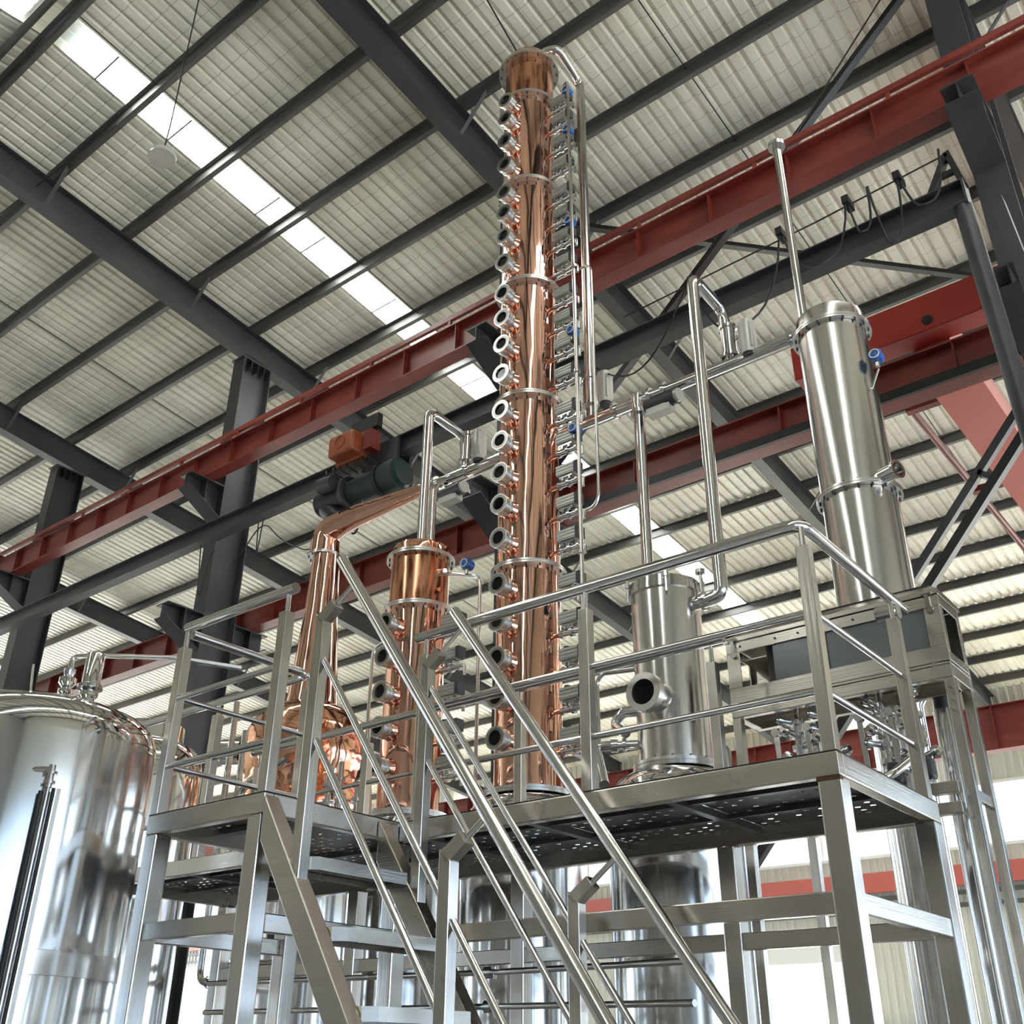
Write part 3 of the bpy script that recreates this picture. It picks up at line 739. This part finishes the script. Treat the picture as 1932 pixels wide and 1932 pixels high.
def transmitter(parent, x, y, z, d=(1,0), nm='transmitter'):
    b = MB().cyl((x-.035*d[1], y-.035*d[0], z+.02), (x+.05*d[1], y+.05*d[0], z+.02), .045, 20); b.cyl((x, y, z-.02), (x, y, z+.06), .04, 16)
    p = b.build(nm, BLUE, parent, smooth=SM)
    MB().cyl((x, y, z-.07), (x, y, z-.02), .016, 12).build('transmitter_stem', FIT, p, smooth=SM)
    MB().ring((x-.04*d[1], y-.045*d[0], z+.02), (x-.035*d[1], y-.036*d[0], z+.02), .038, .03, 20).build('transmitter_bezel', WHITEP, p)
    return p

# ---- tall copper column
CX, CY, CR = -4.59, 5.90, .252
t = col = thing('copper_column', (CX, CY, 0), 'tall slender copper distilling column with round sight ports and a row of valves', 'distilling column')
FZ = [3.165, 4.905, 6.48, 7.72, 8.955, 10.14]
for a, c in zip(FZ[:-1], FZ[1:]): shell(t, CX, CY, [(CR, a+.019), (CR, c-.018)], COPPER)
shell(t, CX, CY, [(CR, 10.158), (CR, 10.69)], COPPER2, 'top_shell')
shell(t, CX, CY, [(CR, 10.73), (CR, 10.80), (CR*.97, 10.85), (CR*.8, 10.90), (CR*.4, 10.935), (0, 10.945)], COPPER, 'cap')
for z in FZ[1:]: flange(t, CX, CY, z, .302, CR-.005)
flange(t, CX, CY, 10.71, .315, CR-.005)
flange(t, CX, CY, 3.165, .33, .2, h=.04)
GZS = [9.98, 9.73, 9.42, 9.10, 8.74, 8.48, 8.19, 7.88, 7.52, 7.245, 6.96, 6.65, 6.28, 5.98, 5.68, 5.39, 5.09, 4.70, 4.40, 4.11, 3.81, 3.51]
for z in GZS:
    port(t, CX, CY, z); valve(t, CX, CY, z+.03)
shell(t, CX, CY, [(.0, 2.99), (.40, 2.99), (.42, 3.03), (.41, 3.07), (.37, 3.11), (.31, 3.143), (0, 3.143)], POL, 'base_dome')
for z in (10.05, 9.5, 8.31, 7.05, 6.05, 4.62): transmitter(t, CX+.50, CY-.03, z)
MB().sweep([(CX+.40, CY+.02, 10.2), (CX+.56, CY-.10, 10.1), (CX+.585, CY-.10, 6.57), (CX+.585, CY-.10, 3.0)], .017, 10, bend=.06).build('riser_pipe', TUBE, t, smooth=SM)
MB().sweep([(CX+.24, CY+.03, 7.80), (CX+.62, CY+.05, 7.80), (CX+.66, CY+.05, 7.74), (CX+.66, CY+.05, 5.42), (CX+.60, CY+.05, 5.34), (CX+.24, CY+.03, 5.34)], .014, 10, bend=.06).build('riser_pipe', TUBE, t, smooth=SM)
for z in (9.0, 7.7, 6.57, 4.9): MB().cyl((CX+.585, CY-.10, z-.012), (CX+.585, CY-.10, z+.012), .03, 14).build('pipe_union', FIT, t, smooth=SM)
MB().sweep([(CX+.12, CY+.05, 10.88), (CX+.14, CY+.05, 11.0), (CX+.31, CY+.10, 11.0), (CX+.31, 6.40, 10.84), (CX+.31, 6.40, 6.50)], .046, 18, bend=.10).build('vapour_pipe', TUBE, t, smooth=SM)
# ---- short copper column
SX, SY, SR = -5.79, 5.90, .255
t = thing('copper_column', (SX, SY, 0), 'short copper column with a wide capped head and five sight ports', 'distilling column')
shell(t, SX, SY, [(.245, 3.18), (.245, 4.865)], COPPER)
shell(t, SX, SY, [(SR, 4.90), (SR, 5.345)], COPPER2, 'head_shell')
shell(t, SX, SY, [(SR, 5.385), (SR, 5.45), (SR*.96, 5.48), (SR*.7, 5.51), (.1, 5.53), (0, 5.53)], COPPER3, 'cap')
flange(t, SX, SY, 4.882, .30, .24); flange(t, SX, SY, 5.365, .30, .24); flange(t, SX, SY, 3.16, .32, .2, h=.045)
for z in (4.68, 4.385, 4.09, 3.80, 3.50): port(t, SX, SY, z)
for z in (4.70, 4.40, 4.10, 3.80, 3.52): valve(t, SX, SY, z)
transmitter(t, SX+.63, SY-.10, 5.11)
MB().sweep([(SX+.25, SY-.05, 5.16), (SX+.45, SY-.08, 5.10), (SX+.76, SY-.10, 4.98), (SX+.78, SY-.10, 4.9), (SX+.78, SY-.10, 3.0)], .014, 10, bend=.05).build('sensor_pipe', TUBE, t, smooth=SM)
MB().cyl((SX+.24, SY-.03, 5.20), (SX+.34, SY-.05, 5.17), .022, 12).build('clamp', FIT, t, smooth=SM)
MB().cyl((SX+.24, SY-.03, 5.03), (SX+.30, SY-.05, 5.01), .02, 12).build('plug', COPPER2, t, smooth=SM)
MB().sweep([(SX, SY, 5.5), (SX, SY, 6.95), (SX, 6.40, 6.93), (SX+.06, 6.40, 6.52)], .048, 18, bend=.10).build('vapour_pipe', TUBE, t, smooth=SM)
MB().sweep([(SX+.05, SY+.06, 5.5), (SX+.05, SY+.06, 6.1)], .034, 14).build('reflux_pipe', TUBE, t, smooth=SM)
MB().sweep([(SX-.42, SY-.1, 3.0), (SX-.42, SY-.1, 4.62), (SX-.30, SY-.05, 4.7)], .015, 10, bend=.06).build('level_pipe', TUBE, t, smooth=SM)
shell(t, SX, SY, [(.0, 2.99), (.36, 2.99), (.40, 3.02), (.34, 3.10), (.30, 3.138), (0, 3.138)], POL, 'base_dome')
# ---- pot still with swan neck and lyne arm
PX, PY = -7.66, 6.40
t = thing('pot_still', (PX, PY, 0), 'round bellied copper pot still with conical swan neck and tapering lyne arm', 'pot still')
shell(t, PX, PY, [(.55, 3.30), (.60, 3.50), (.585, 3.70), (.56, 3.80), (.60, 3.95), (.605, 4.10), (.585, 4.24), (.53, 4.36), (.43, 4.45), (.31, 4.51), (.26, 4.54)], COPPER3, 'pot')
shell(t, PX, PY, [(.26, 4.53), (.245, 4.62), (.21, 5.0), (.165, 5.6), (.142, 6.14)], COPPER, 'swan_neck')
flange(t, PX-.05, PY, 6.165, .178, .12, h=.03, bolts=10)
MB().sweep([(PX-.05, PY, 6.17), (PX-.05, PY, 6.46), (PX+.30, PY, 6.51), (-6.15, PY, 6.50)], .158, 28, bend=.28, r_end=.054, seg=10).build('lyne_arm', COPPER, t, smooth=60)
shell(t, PX, PY, [(.70, 1.1), (.70, 3.0), (.68, 3.20), (.56, 3.30)], SHELL, 'steam_jacket')
b = MB().ring((PX-.46, PY-.42, 4.07), (PX-.60, PY-.52, 4.07), .12, .085, 28); p = b.build('manhole_ring', FIT, t, smooth=SM)
MB().cyl((PX-.50, PY-.45, 4.07), (PX-.56, PY-.49, 4.07), .086, 24).build('glass', GLASSD, p)
b = MB().cyl((PX+.36, PY-.40, 3.78), (PX+.52, PY-.60, 3.70), .17, 28, r1=.11); b.build('manway', COPPER3, t, smooth=SM)
MB().sweep([(PX+.25, PY-.9, 3.0), (PX+.25, PY-.9, 3.55), (PX+.7, PY-.8, 3.75)], .035, 12, bend=.12).build('drain_pipe', TUBE, t, smooth=SM)
for (sx_, z0, z1) in ((-7.62, 2.03, 4.35), (-7.44, 2.14, 4.05)):
    MB().sweep([(sx_, 5.50, z1), (sx_, 5.50, z0), (sx_+.95, 5.50, z0)], .028, 12, bend=.10).build('steam_pipe', TUBE, t, smooth=SM)
    MB().cyl((sx_+.13, 5.50, z0), (sx_+.16, 5.50, z0), .05, 14).build('pipe_clamp', FIT, t, smooth=SM)

for (fx, fy, zt, zb) in ((-6.28, 5.62, 3.62, 3.0), (-6.42, 5.62, 3.55, 3.1), (-6.12, 5.66, 3.45, 2.95)):
    b = MB().cyl((fx, fy, zb), (fx, fy, zt), .022, 12)
    for k in range(4): b.cyl((fx, fy, zb+.08+.13*k), (fx, fy, zb+.105+.13*k), .045 - .006*(k % 2), 16)
    b.cyl((fx-.07, fy-.03, zb+.22), (fx+.06, fy+.02, zb+.22), .018, 10).build('valve_stack', FIT, t, smooth=SM)
MB().sweep([(-6.42, 5.62, 3.55), (-6.5, 5.75, 3.62), (-6.9, 6.0, 3.70)], .022, 12, bend=.06).build('valve_branch', FIT, t, smooth=SM)
MB().sweep([(-6.12, 5.66, 3.45), (-6.0, 5.66, 3.5), (-5.95, 5.66, 3.1)], .018, 12, bend=.06).build('valve_branch', FIT, t, smooth=SM)
# ---- tanks below the columns
def tank(name, x, y, r, z1, label, dome=.14, m=SHELL, top=.32, z0=.35, grp=None):
    t = thing(name, (x, y, 0), label, 'tank', grp)
    shell(t, x, y, [(r, z0), (r, z1-dome)], m)
    shell(t, x, y, [(r, z1-dome), (r*.99, z1-dome*.70), (r*.95, z1-dome*.45), (r*.85, z1-dome*.22), (top, z1), (0, z1)], POL, 'dome')
    shell(t, x, y, [(0, z0-.10), (r*.7, z0-.06), (r, z0)], m, 'bottom')
    for k in range(4):
        a = math.pi/4 + k*math.pi/2; MB().cyl((x+r*.8*math.cos(a), y+r*.8*math.sin(a), 0), (x+r*.8*math.cos(a), y+r*.8*math.sin(a), z0), .03, 12).build('foot', FIT, t, smooth=SM)
    return t
tank('spirit_tank', CX-.06, CY, .42, 2.985, 'upright stainless tank beneath the tall copper column', dome=.12, top=.36)
tank('spirit_tank', SX, SY, .43, 2.985, 'upright stainless tank behind the stairs beneath the short copper column', dome=.12, top=.36)
# ---- short steel condenser on its tank
KX, KY, KR = -3.37, 5.90, .240
tank('spirit_tank', KX-.01, KY, .445, 3.150, 'wide upright stainless tank below the short steel column', dome=.26, top=.29)
t = thing('condenser_column', (KX, KY, 3.1), 'short fat stainless column with one big round sight port', 'steel column')
shell(t, KX, KY, [(KR, 3.205), (KR, 4.385)], SHELL2)
flange(t, KX, KY, 3.18, .280, .2, h=.05, bolts=14)
shell(t, KX, KY, [(KR, 4.43), (.25, 4.43), (.25, 4.47), (.18, 4.50), (0, 4.51)], FIT, 'lid')
b = MB().ring((KX, KY, 4.385), (KX, KY, 4.43), .258, .2, 48); b.build('clamp_band', FIT, t, smooth=SM)
for a in (-2.3, -1.0, .3, 1.6, 2.8):
    px, py = KX+.27*math.cos(a), KY+.27*math.sin(a)
    MB().cyl((px, py, 4.33), (px, py, 4.50), .011, 8).cyl((px, py, 4.44), (px, py, 4.47), .02, 8).build('swing_bolt', FIT, t)
b = MB().cyl((KX+.02, KY-.20, 3.60), (KX+.02, KY-.34, 3.60), .10, 32); p = b.build('sight_port', SHELL2, t, smooth=SM)
MB().ring((KX+.02, KY-.34, 3.60), (KX+.02, KY-.40, 3.60), .128, .084, 36).build('port_ring', RINGM, p, smooth=SM)
MB().cyl((KX+.02, KY-.35, 3.60), (KX+.02, KY-.375, 3.60), .085, 32).build('glass', GLASSD, p, smooth=SM)
MB().sweep([(KX+.22, KY, 4.29), (KX+.36, KY, 4.29), (-2.93, KY, 4.31), (-2.93, KY, 7.08), (-2.93, 6.40, 7.05), (-2.90, 6.40, 6.50)], .047, 18, bend=.11).build('vapour_pipe', TUBE, t, smooth=SM)
MB().cyl((KX+.29, KY, 4.29), (KX+.315, KY, 4.29), .068, 20).build('clamp', FIT, t, smooth=SM)
MB().cyl((KX+.29, KY, 4.35), (KX+.29, KY, 4.50), .012, 10).cyl((KX+.29, KY, 4.50), (KX+.29, KY, 4.53), .035, 14).build('relief_valve', FIT, t, smooth=SM)
MB().sweep([(KX-.24, KY-.05, 3.90), (KX-.47, KY-.12, 3.90), (KX-.52, KY-.12, 3.85), (KX-.52, KY-.12, 2.9)], .016, 10, bend=.06).build('side_pipe', TUBE, t, smooth=SM)
b = MB().cyl((KX-.22, KY-.10, 3.36), (KX-.34, KY-.16, 3.36), .032, 14).cyl((KX-.29, KY-.135, 3.36), (KX-.31, KY-.145, 3.36), .05, 16).cyl((KX-.34, KY-.16, 3.36), (KX-.38, KY-.18, 3.36), .045, 16)
b.sweep([(KX-.38, KY-.18, 3.36), (KX-.48, KY-.22, 3.36), (KX-.30, KY-.40, 3.05)], .034, 12, bend=.05); b.build('outlet_valve', FIT, t, smooth=SM)
b = MB().sweep([(KX-.22, KY-.05, 3.60), (KX-.34, KY-.1, 3.60), (KX-.40, KY-.1, 3.52), (KX-.25, KY-.2, 3.42)], .036, 12, bend=.07); b.build('outlet_elbow', FIT, t, smooth=SM)
# ---- tall steel column
TX, TY, TR = -2.06, 6.38, .252
t = thing('condenser_column', (TX, TY, 0), 'tall brushed stainless column with a bolted flange and a slim vent pipe on top', 'steel column')
shell(t, TX, TY, [(TR, 3.6), (TR, 4.93)], SHELL2); shell(t, TX, TY, [(TR, 4.97), (TR, 6.33)], SHELL2)
shell(t, TX, TY, [(.165, .4), (.165, 3.45), (TR, 3.6)], SHELL, 'lower_shell')
flange(t, TX, TY, 4.95, .288, .24, bolts=18); flange(t, TX, TY, 6.35, .288, .24, bolts=18)
shell(t, TX, TY, [(TR, 6.37), (TR, 6.46), (TR*.97, 6.50), (TR*.8, 6.53), (0, 6.56)], SHELL2, 'cap')
for k in range(3):
    a = k*2.1; MB().cyl((TX+.12*math.cos(a), TY+.12*math.sin(a), 0), (TX+.12*math.cos(a), TY+.12*math.sin(a), .42), .03, 10).build('foot', FIT, t)
MB().cyl((-2.235, TY-.05, 6.40), (-2.235, TY-.05, 8.42), .034, 16).build('vent_pipe', TUBE, t, smooth=SM)
MB().ring((-2.235, TY-.05, 8.42), (-2.235, TY-.05, 8.46), .072, .03, 24).build('vent_flange', FIT, t, smooth=SM)
b = MB().ring((TX+.22, TY-.14, 4.99), (TX+.34, TY-.18, 4.99), .055, .047, 24).ring((TX+.325, TY-.175, 4.99), (TX+.345, TY-.182, 4.99), .068, .047, 24); b.build('nozzle', FIT, t, smooth=SM)
transmitter(t, TX+.32, TY-.10, 5.95)
MB().cyl((TX+.25, TY-.10, 5.72), (TX+.32, TY-.10, 5.86), .009, 8).build('sensor_stem', FIT, t)
# ---- vapour header between the columns
HY, HZ = 6.40, 6.50
t = thing('vapour_header', (-4.0, HY, HZ), 'long polished header pipe linking the copper and steel columns', 'pipe')
def seg(a, c): MB().cyl((a, HY, HZ), (c, HY, HZ), .050, 20).build('pipe', TUBE, t, smooth=SM)
seg(-6.15, -4.9); seg(-4.9, -3.95); seg(-3.95, -3.65); seg(-3.65, TX-.24)
def clampx(x, r=.075): MB().cyl((x-.014, HY, HZ), (x+.014, HY, HZ), r, 20).build('clamp', FIT, t, smooth=SM)
for x in (-6.12, -5.72, -4.02, -3.66, -3.52, TX-.32): clampx(x)
MB().cyl((-3.79, HY, HZ), (-3.79, HY, 3.3), .047, 18).build('down_pipe', TUBE, t, smooth=SM)
MB().cyl((-3.79, HY, HZ-.14), (-3.79, HY, HZ-.11), .075, 20).build('clamp', FIT, t, smooth=SM)
MB().lathe(-3.79, HY, [(.052, HZ-.11), (.062, HZ-.06), (.062, HZ+.05), (.03, HZ+.07), (0, HZ+.07)], 20).build('tee', FIT, t, smooth=SM)
def actv(x, y, z):      # upright butterfly valve with barrel actuator
    b = MB().lathe(x, y, [(.048, z-.17), (.075, z-.17), (.075, z-.14), (.064, z-.13), (.064, z+.10), (.075, z+.11), (.075, z+.14), (.048, z+.14)], 22); p = b.build('butterfly_valve', FIT, t, smooth=SM)
    MB().cyl((x+.17, y-.02, z-.22), (x+.17, y-.02, z+.10), .062, 20).box(x+.115, x+.225, y-.07, y+.03, z-.18, z+.06).build('actuator', ALU, p, smooth=30)
    MB().cyl((x+.17, y-.02, z-.25), (x+.17, y-.02, z-.22), .05, 20).build('end_cap', CAPG, p, smooth=SM)
    MB().cyl((x+.05, y, z), (x+.13, y, z), .02, 12).build('stem', FIT, p, smooth=SM)
actv(CX+.31, 6.40, 6.82); actv(-2.90, 6.40, 6.72); actv(SX+.05, 6.40, 6.78)
def acth(x, z, y=HY-.06):   # side valve whose barrel lies along the header
    b = MB().cyl((x, y, z), (x+.30, y-.05, z-.02), .068, 22); p = b.build('barrel_actuator', CAPG, t, smooth=SM)
    MB().box(x+.02, x+.24, y-.08, y+.02, z-.12, z-.06).build('actuator_base', ALU, p)
    MB().cyl((x+.30, y-.05, z-.02), (x+.33, y-.055, z-.022), .058, 22).build('end_cap', ALU, p, smooth=SM)
acth(-3.66, 6.34); acth(-5.98, 6.28)
for (x, z) in ((-6.0, 6.36), (-5.92, 6.44)): MB().cyl((x-.02, HY-.07, z), (x+.02, HY-.07, z), .05, 16).build('clamp', FIT, t, smooth=SM)
# ================================================================== SPIRIT SAFE
t = thing('spirit_safe', (-2.17, 5.9, 0), 'stainless spirit safe cabinet with latched lid on a tall square frame', 'cabinet')
ax0, ax1, ay0, ay1, az0, az1 = -2.84, -1.50, 5.70, 6.06, 3.46, 3.86
def sb(nm, *a, m=STEEL, bv=.004): return MB().box(*a).build(nm, m, t, bevel=bv)
sb('tray', ax0, ax1, ay0, ay1, az0-.012, az0+.012); sb('back_panel', ax0, ax1, ay1-.012, ay1, az0, az1)
# front frame with two openings
for a in ((ax0, ax1, az1-.07, az1), (ax0, ax1, az0, az0+.10), (ax0, ax0+.09, az0+.10, az1-.07), (ax1-.09, ax1, az0+.10, az1-.07), (-2.25, -2.18, az0+.10, az1-.07)):
    sb('front_frame', a[0], a[1], ay0, ay0+.012, a[2], a[3])
sb('window_pane', ax0+.31, -2.25, ay0+.013, ay0+.019, az0+.10, az1-.07, m=GREYPANE, bv=0)
sb('window_pane', -2.18, ax1-.09, ay0+.013, ay0+.019, az0+.10, az1-.07, m=GREYPANE, bv=0)
MB().cyl((-2.53, 5.86, az0), (-2.53, 5.86, az1), .10, 24).build('parrot_tube', CAPG, t, smooth=SM)
# right side frame
for a in ((ay0+.013, ay1-.013, az1-.06, az1), (ay0+.013, ay1-.013, az0+.013, az0+.07), (ay0+.013, ay0+.06, az0+.07, az1-.06), (ay1-.06, ay1-.013, az0+.07, az1-.06)):
    sb('side_frame', ax1-.012, ax1, *a); sb('side_frame', ax0, ax0+.012, *a)
b = MB(); yc = (ay0+ay1)/2     # hipped lid
b.add([(ax0-.01, ay0-.01, az1+.03), (ax1+.01, ay0-.01, az1+.03), (ax1+.01, ay1+.01, az1+.03), (ax0-.01, ay1+.01, az1+.03), (ax0+.14, yc-.08, az1+.10), (ax1-.06, yc-.08, az1+.10), (ax1-.06, yc+.08, az1+.10), (ax0+.14, yc+.08, az1+.10),
       (ax0-.01, ay0-.01, az1+.003), (ax1+.01, ay0-.01, az1+.003), (ax1+.01, ay1+.01, az1+.003), (ax0-.01, ay1+.01, az1+.003)],
      [(0,1,5,4),(1,2,6,5),(2,3,7,6),(3,0,4,7),(4,5,6,7),(8,9,1,0),(9,10,2,1),(10,11,3,2),(11,8,0,3),(11,10,9,8)])
b.build('lid', STEEL, t)
sb('lid_seal', ax0+.15, ax1-.07, yc-.07, yc+.07, az1+.10, az1+.115, m=RUBBER, bv=0)
for xx in (ax0+.055, -2.215, ax1-.055):
    b = MB().box(xx-.012, xx+.012, ay0-.022, ay0, az1-.075, az1+.02).cyl((xx, ay0-.02, az1-.085), (xx, ay0+.0, az1-.085), .022, 12); b.cyl((xx-.03, ay0-.02, az1+.012), (xx+.03, ay0-.02, az1+.012), .010, 10)
    b.build('latch', FIT, t, smooth=30)
for xx in (ax0+.1, -2.5, -2.35, -2.0, -1.85, -1.7): MB().cyl((xx, ay0-.006, az1-.035), (xx, ay0+.002, az1-.035), .007, 8).build('rivet', CAPG, t)
# stand
sb('stand_rail', ax0, ax1, ay0+.002, ay0+.05, az0-.085, az0-.013); sb('stand_rail', ax0, ax1, ay1-.05, ay1-.002, az0-.085, az0-.013)
sb('stand_rail', ax1-.05, ax1, ay0+.051, ay1-.051, az0-.085, az0-.013); sb('stand_rail', ax0, ax0+.05, ay0+.051, ay1-.051, az0-.085, az0-.013)
for x, y in ((ax0, ay0+.002), (ax1-.055, ay0+.002), (ax0+.18, ay1+.12), (ax1-.055, ay1-.055)):
    MB().box(x, x+.055, y, y+.055, .0, az0-.086).build('stand_leg', STEELV, t, bevel=.004)
sb('stand_tie', ax1-.04, ax1-.012, ay0+.058, ay1-.056, 2.72, 2.78)
sb('stand_tie', ax1-.054, ax1-.012, ay0+.058, ay1-.056, 1.55, 1.60)
for zz in (2.77, 2.665): sb('stand_tie', XR-.09, ax1-.056, 5.60, 5.66, zz-.03, zz+.03)
for k, (dx, dz, r) in enumerate(((0, 0, .004), (.012, -.035, .004), (.0, -.07, .004), (.014, -.095, .004), (-.004, -.125, .004))):   # hand-written mark on the leg
    MB().bar((ax1-.035+dx, ay0-.001, az0-.14+dz), (ax1-.018+dx, ay0-.001, az0-.155+dz), .002, .007, (0,1,0)).build('ink_mark', INK, t)
# valves and pipes gathered under the safe
random.seed(3)
t2 = thing('spirit_manifold', (-2.4, 5.9, 2.7), 'tangle of small polished valves and pipes hanging beneath the spirit safe', 'manifold')
for i, xc in enumerate((-2.50, -2.30, -1.98, -1.80)):
    MB().cyl((xc, 5.88, az0-.02), (xc, 5.88, 2.75), .020, 12).build('drop_pipe', FIT, t2, smooth=SM)
    for k in range(7):
        z = 3.34 - .085*k + random.uniform(-.02, .02)
        b = MB().cyl((xc, 5.88, z-.014), (xc, 5.88, z+.014), .046, 16)
        dx, dy = random.choice(((.12, -.05), (-.10, -.08), (.06, -.12), (-.05, -.13)))
        b.cyl((xc, 5.88, z), (xc+dx, 5.88+dy, z+.02), .018, 12).cyl((xc+dx*.7, 5.88+dy*.7, z+.012), (xc+dx*.9, 5.88+dy*.9, z+.018), .034, 14)
        b.build('clamp', FIT, t2, smooth=SM)
    MB().bar((xc-.11, 5.80, 3.28), (xc-.10, 5.82, 2.80), .03, .012).build('valve_lever', FIT, t2)
    MB().cyl((xc-.11, 5.785, 3.27), (xc-.11, 5.83, 3.27), .026, 14).build('lever_boss', FIT, t2, smooth=SM)
    MB().box(xc+.02, xc+.09, 5.74, 5.83, 2.86, 2.98).build('handle', CAPG, t2, bevel=.02)
MB().sweep([(-1.72, 5.62, 3.25), (-1.70, 5.60, 2.98), (-1.78, 5.30, 2.80), (-1.95, 5.15, 2.72)], .022, 12, bend=.06).build('outlet_pipe', TUBE, t2, smooth=SM)
t = thing('sample_vessel', (-2.90, 5.66, 2.6), 'small upright polished filter can beside the spirit safe leg', 'vessel')
MB().lathe(-2.90, 5.655, [(.0, 2.86), (.045, 2.87), (.05, 2.93), (.05, 3.16), (.04, 3.20), (0, 3.215)], 28).build('can', POL, t, smooth=SM)
MB().lathe(-2.90, 5.655, [(.02, 2.70), (.02, 2.80), (.06, 2.80), (.06, 2.83), (.03, 2.84), (.03, 2.87)], 24).build('can_clamp', FIT, t, smooth=SM)
# foil-wrapped duct and thin uprights to the right
t = thing('insulated_pipe', (-1.72, 6.15, 0), 'upright foil wrapped pipe at the right beyond the platform', 'pipe')
MB().cyl((-1.70, 6.12, 0), (-1.70, 6.12, 3.32), .062, 24).build('foil', SHELL, t, smooth=SM)
MB().cyl((-1.70, 6.12, 3.32), (-1.70, 6.12, 3.40), .05, 20).build('collar', CAPG, t, smooth=SM)
# ================================================================== LEFT TANKS
EX, EY, ER = -6.08, 3.00, .689
t = thing('storage_tank', (EX, EY, 0), 'large mirror polished stainless tank with domed top at the left edge', 'tank')
shell(t, EX, EY, [(ER, .4), (ER, 3.10)], SHELL, n=96)
shell(t, EX, EY, [(ER, 3.10), (ER, 3.14), (ER*.99, 3.19), (ER*.95, 3.245), (ER*.86, 3.30), (ER*.7, 3.345), (ER*.4, 3.385), (0, 3.40)], POL, 'dome', 96)
MB().lathe(EX, EY, [(ER, 1.86), (ER+.002, 1.862), (ER+.002, 1.978), (ER, 1.98)], 96).build('band', SHELL2, t, smooth=10)
ux, uy = .897, -.442          # towards the viewer
gx, gy = EX + ux*(ER+.045) + .04, EY + uy*(ER+.045) + .09
MB().cyl((gx, gy, 1.0), (gx, gy, 2.80), .011, 12).build('gauge_tube', FIT, t, smooth=SM)
MB().cyl((gx+.03*uy, gy-.03*ux, 1.0), (gx+.03*uy, gy-.03*ux, 2.74), .013, 10).build('gauge_guard', RUBBER, t, smooth=SM)
MB().cyl((gx-.028*uy, gy+.028*ux, 1.0), (gx-.028*uy, gy+.028*ux, 2.76), .010, 10).build('gauge_guard', RUBBER, t, smooth=SM)
MB().bar((gx-.055*uy, gy+.055*ux, 1.0), (gx-.055*uy, gy+.055*ux, 2.76), .022, .002, (ux,uy,0)).build('gauge_scale', ALU, t)
b = MB().cyl((EX+ux*(ER-.02), EY+uy*(ER-.02), 2.86), (gx, gy, 2.86), .016, 14).cyl((gx, gy, 2.76), (gx, gy, 2.88), .018, 14).cyl((gx, gy, 2.83), (gx, gy, 2.845), .032, 16).cyl((gx, gy, 2.78), (gx, gy, 2.795), .03, 16)
b.build('gauge_valve', FIT, t, smooth=SM)
for (lx, ly) in ((EX+.36, EY-.28), ):
    MB().bar((lx, ly, 3.30), (lx-.03, ly-.01, 3.50), .06, .012, (.4,.8,0)).build('lifting_lug', SHELL2, t)
vx, vy = EX+.44, EY+.02
b = MB().lathe(vx, vy, [(.04, 3.26), (.04, 3.36), (.055, 3.375), (.055, 3.40), (.04, 3.41), (.075, 3.42), (.075, 3.44), (.054, 3.45), (.054, 3.63), (.045, 3.645), (0, 3.65)], 32); b.build('breather', POL, t, smooth=SM)
wx, wy = EX+.20, EY+.00
b = MB().lathe(wx, wy, [(.045, 3.33), (.045, 3.38), (.026, 3.39), (.026, 3.43), (.045, 3.44), (.045, 3.46), (.025, 3.47), (.052, 3.50), (.052, 3.53), (.025, 3.54), (.034, 3.57), (.034, 3.59), (.018, 3.60)], 24); b.build('inlet_valve', FIT, t, smooth=SM)
MB().sweep([(wx, wy, 3.59), (wx, wy, 3.675), (wx+.05, wy+.04, 3.68), (-5.42, 3.42, 3.68), (-5.30, 3.60, 3.67), (-5.2, 3.75, 3.66)], .016, 12, bend=.05).build('feed_pipe', TUBE, t, smooth=SM)
t = thing('storage_tank', (-8.1, 5.0, 0), 'second stainless tank half hidden behind the large left tank', 'tank')
shell(t, -8.07, 4.95, [(.50, .4), (.50, 3.55)], SHELL); shell(t, -8.07, 4.95, [(.50, 3.55), (.50, 3.66), (.485, 3.76), (.42, 3.86), (.30, 3.92), (.30, 4.06), (.27, 4.07), (0, 4.08)], POL, 'dome')
b = MB().ring((-7.75, 4.62, 3.55), (-7.66, 4.52, 3.55), .10, .07, 24); p = b.build('port_ring', FIT, t, smooth=SM)
MB().cyl((-7.72, 4.59, 3.55), (-7.69, 4.555, 3.55), .071, 24).build('glass', GLASSD, p)
# pipes crossing under the deck
t = thing('transfer_pipe', (-4.6, 4.6, 1.9), 'pair of dark thin pipes running level under the platform', 'pipe')
for z in (1.93, 1.76):
    MB().sweep([(-6.2, 4.55, z), (-3.98, 4.78, z), (-2.5, 4.40, z-.03)], .016, 12, bend=.1).build('pipe', TUBE, t, smooth=SM)
    for x in (-4.02, -3.95): MB().cyl((x, 4.775, z-.035), (x+.02, 4.775, z+.035), .010, 8).build('union', FIT, t)
    MB().cyl((-4.01, 4.775, z), (-3.96, 4.775, z), .032, 14).build('clamp', FIT, t, smooth=SM)
t = thing('water_pipe', (-13.5, 28.0, 0), 'thin bent pipe standing before the bright doorway', 'pipe')
MB().sweep([(-2.42, 7.2, 0), (-2.42, 7.2, 2.25), (-2.52, 7.2, 2.3), (-2.6, 7.2, 2.3)], .026, 12, bend=.10).build('pipe', TUBE, t, smooth=SM)
for x, y, r in ((-2.33, 6.9, .02), (-2.22, 6.6, .02), (-2.52, 6.2, .024)):
    tt = MB().cyl((x, y, 0), (x, y, 3.3), r, 12).build('riser_pipe', TUBE, smooth=SM)
    tag(tt, {-2.33: 'thin bare riser pipe nearest the right front platform leg', -2.22: 'thin polished riser pipe seen left of the right front leg', -2.52: 'thicker riser pipe beside the wide tank under the deck'}[x], 'pipe')
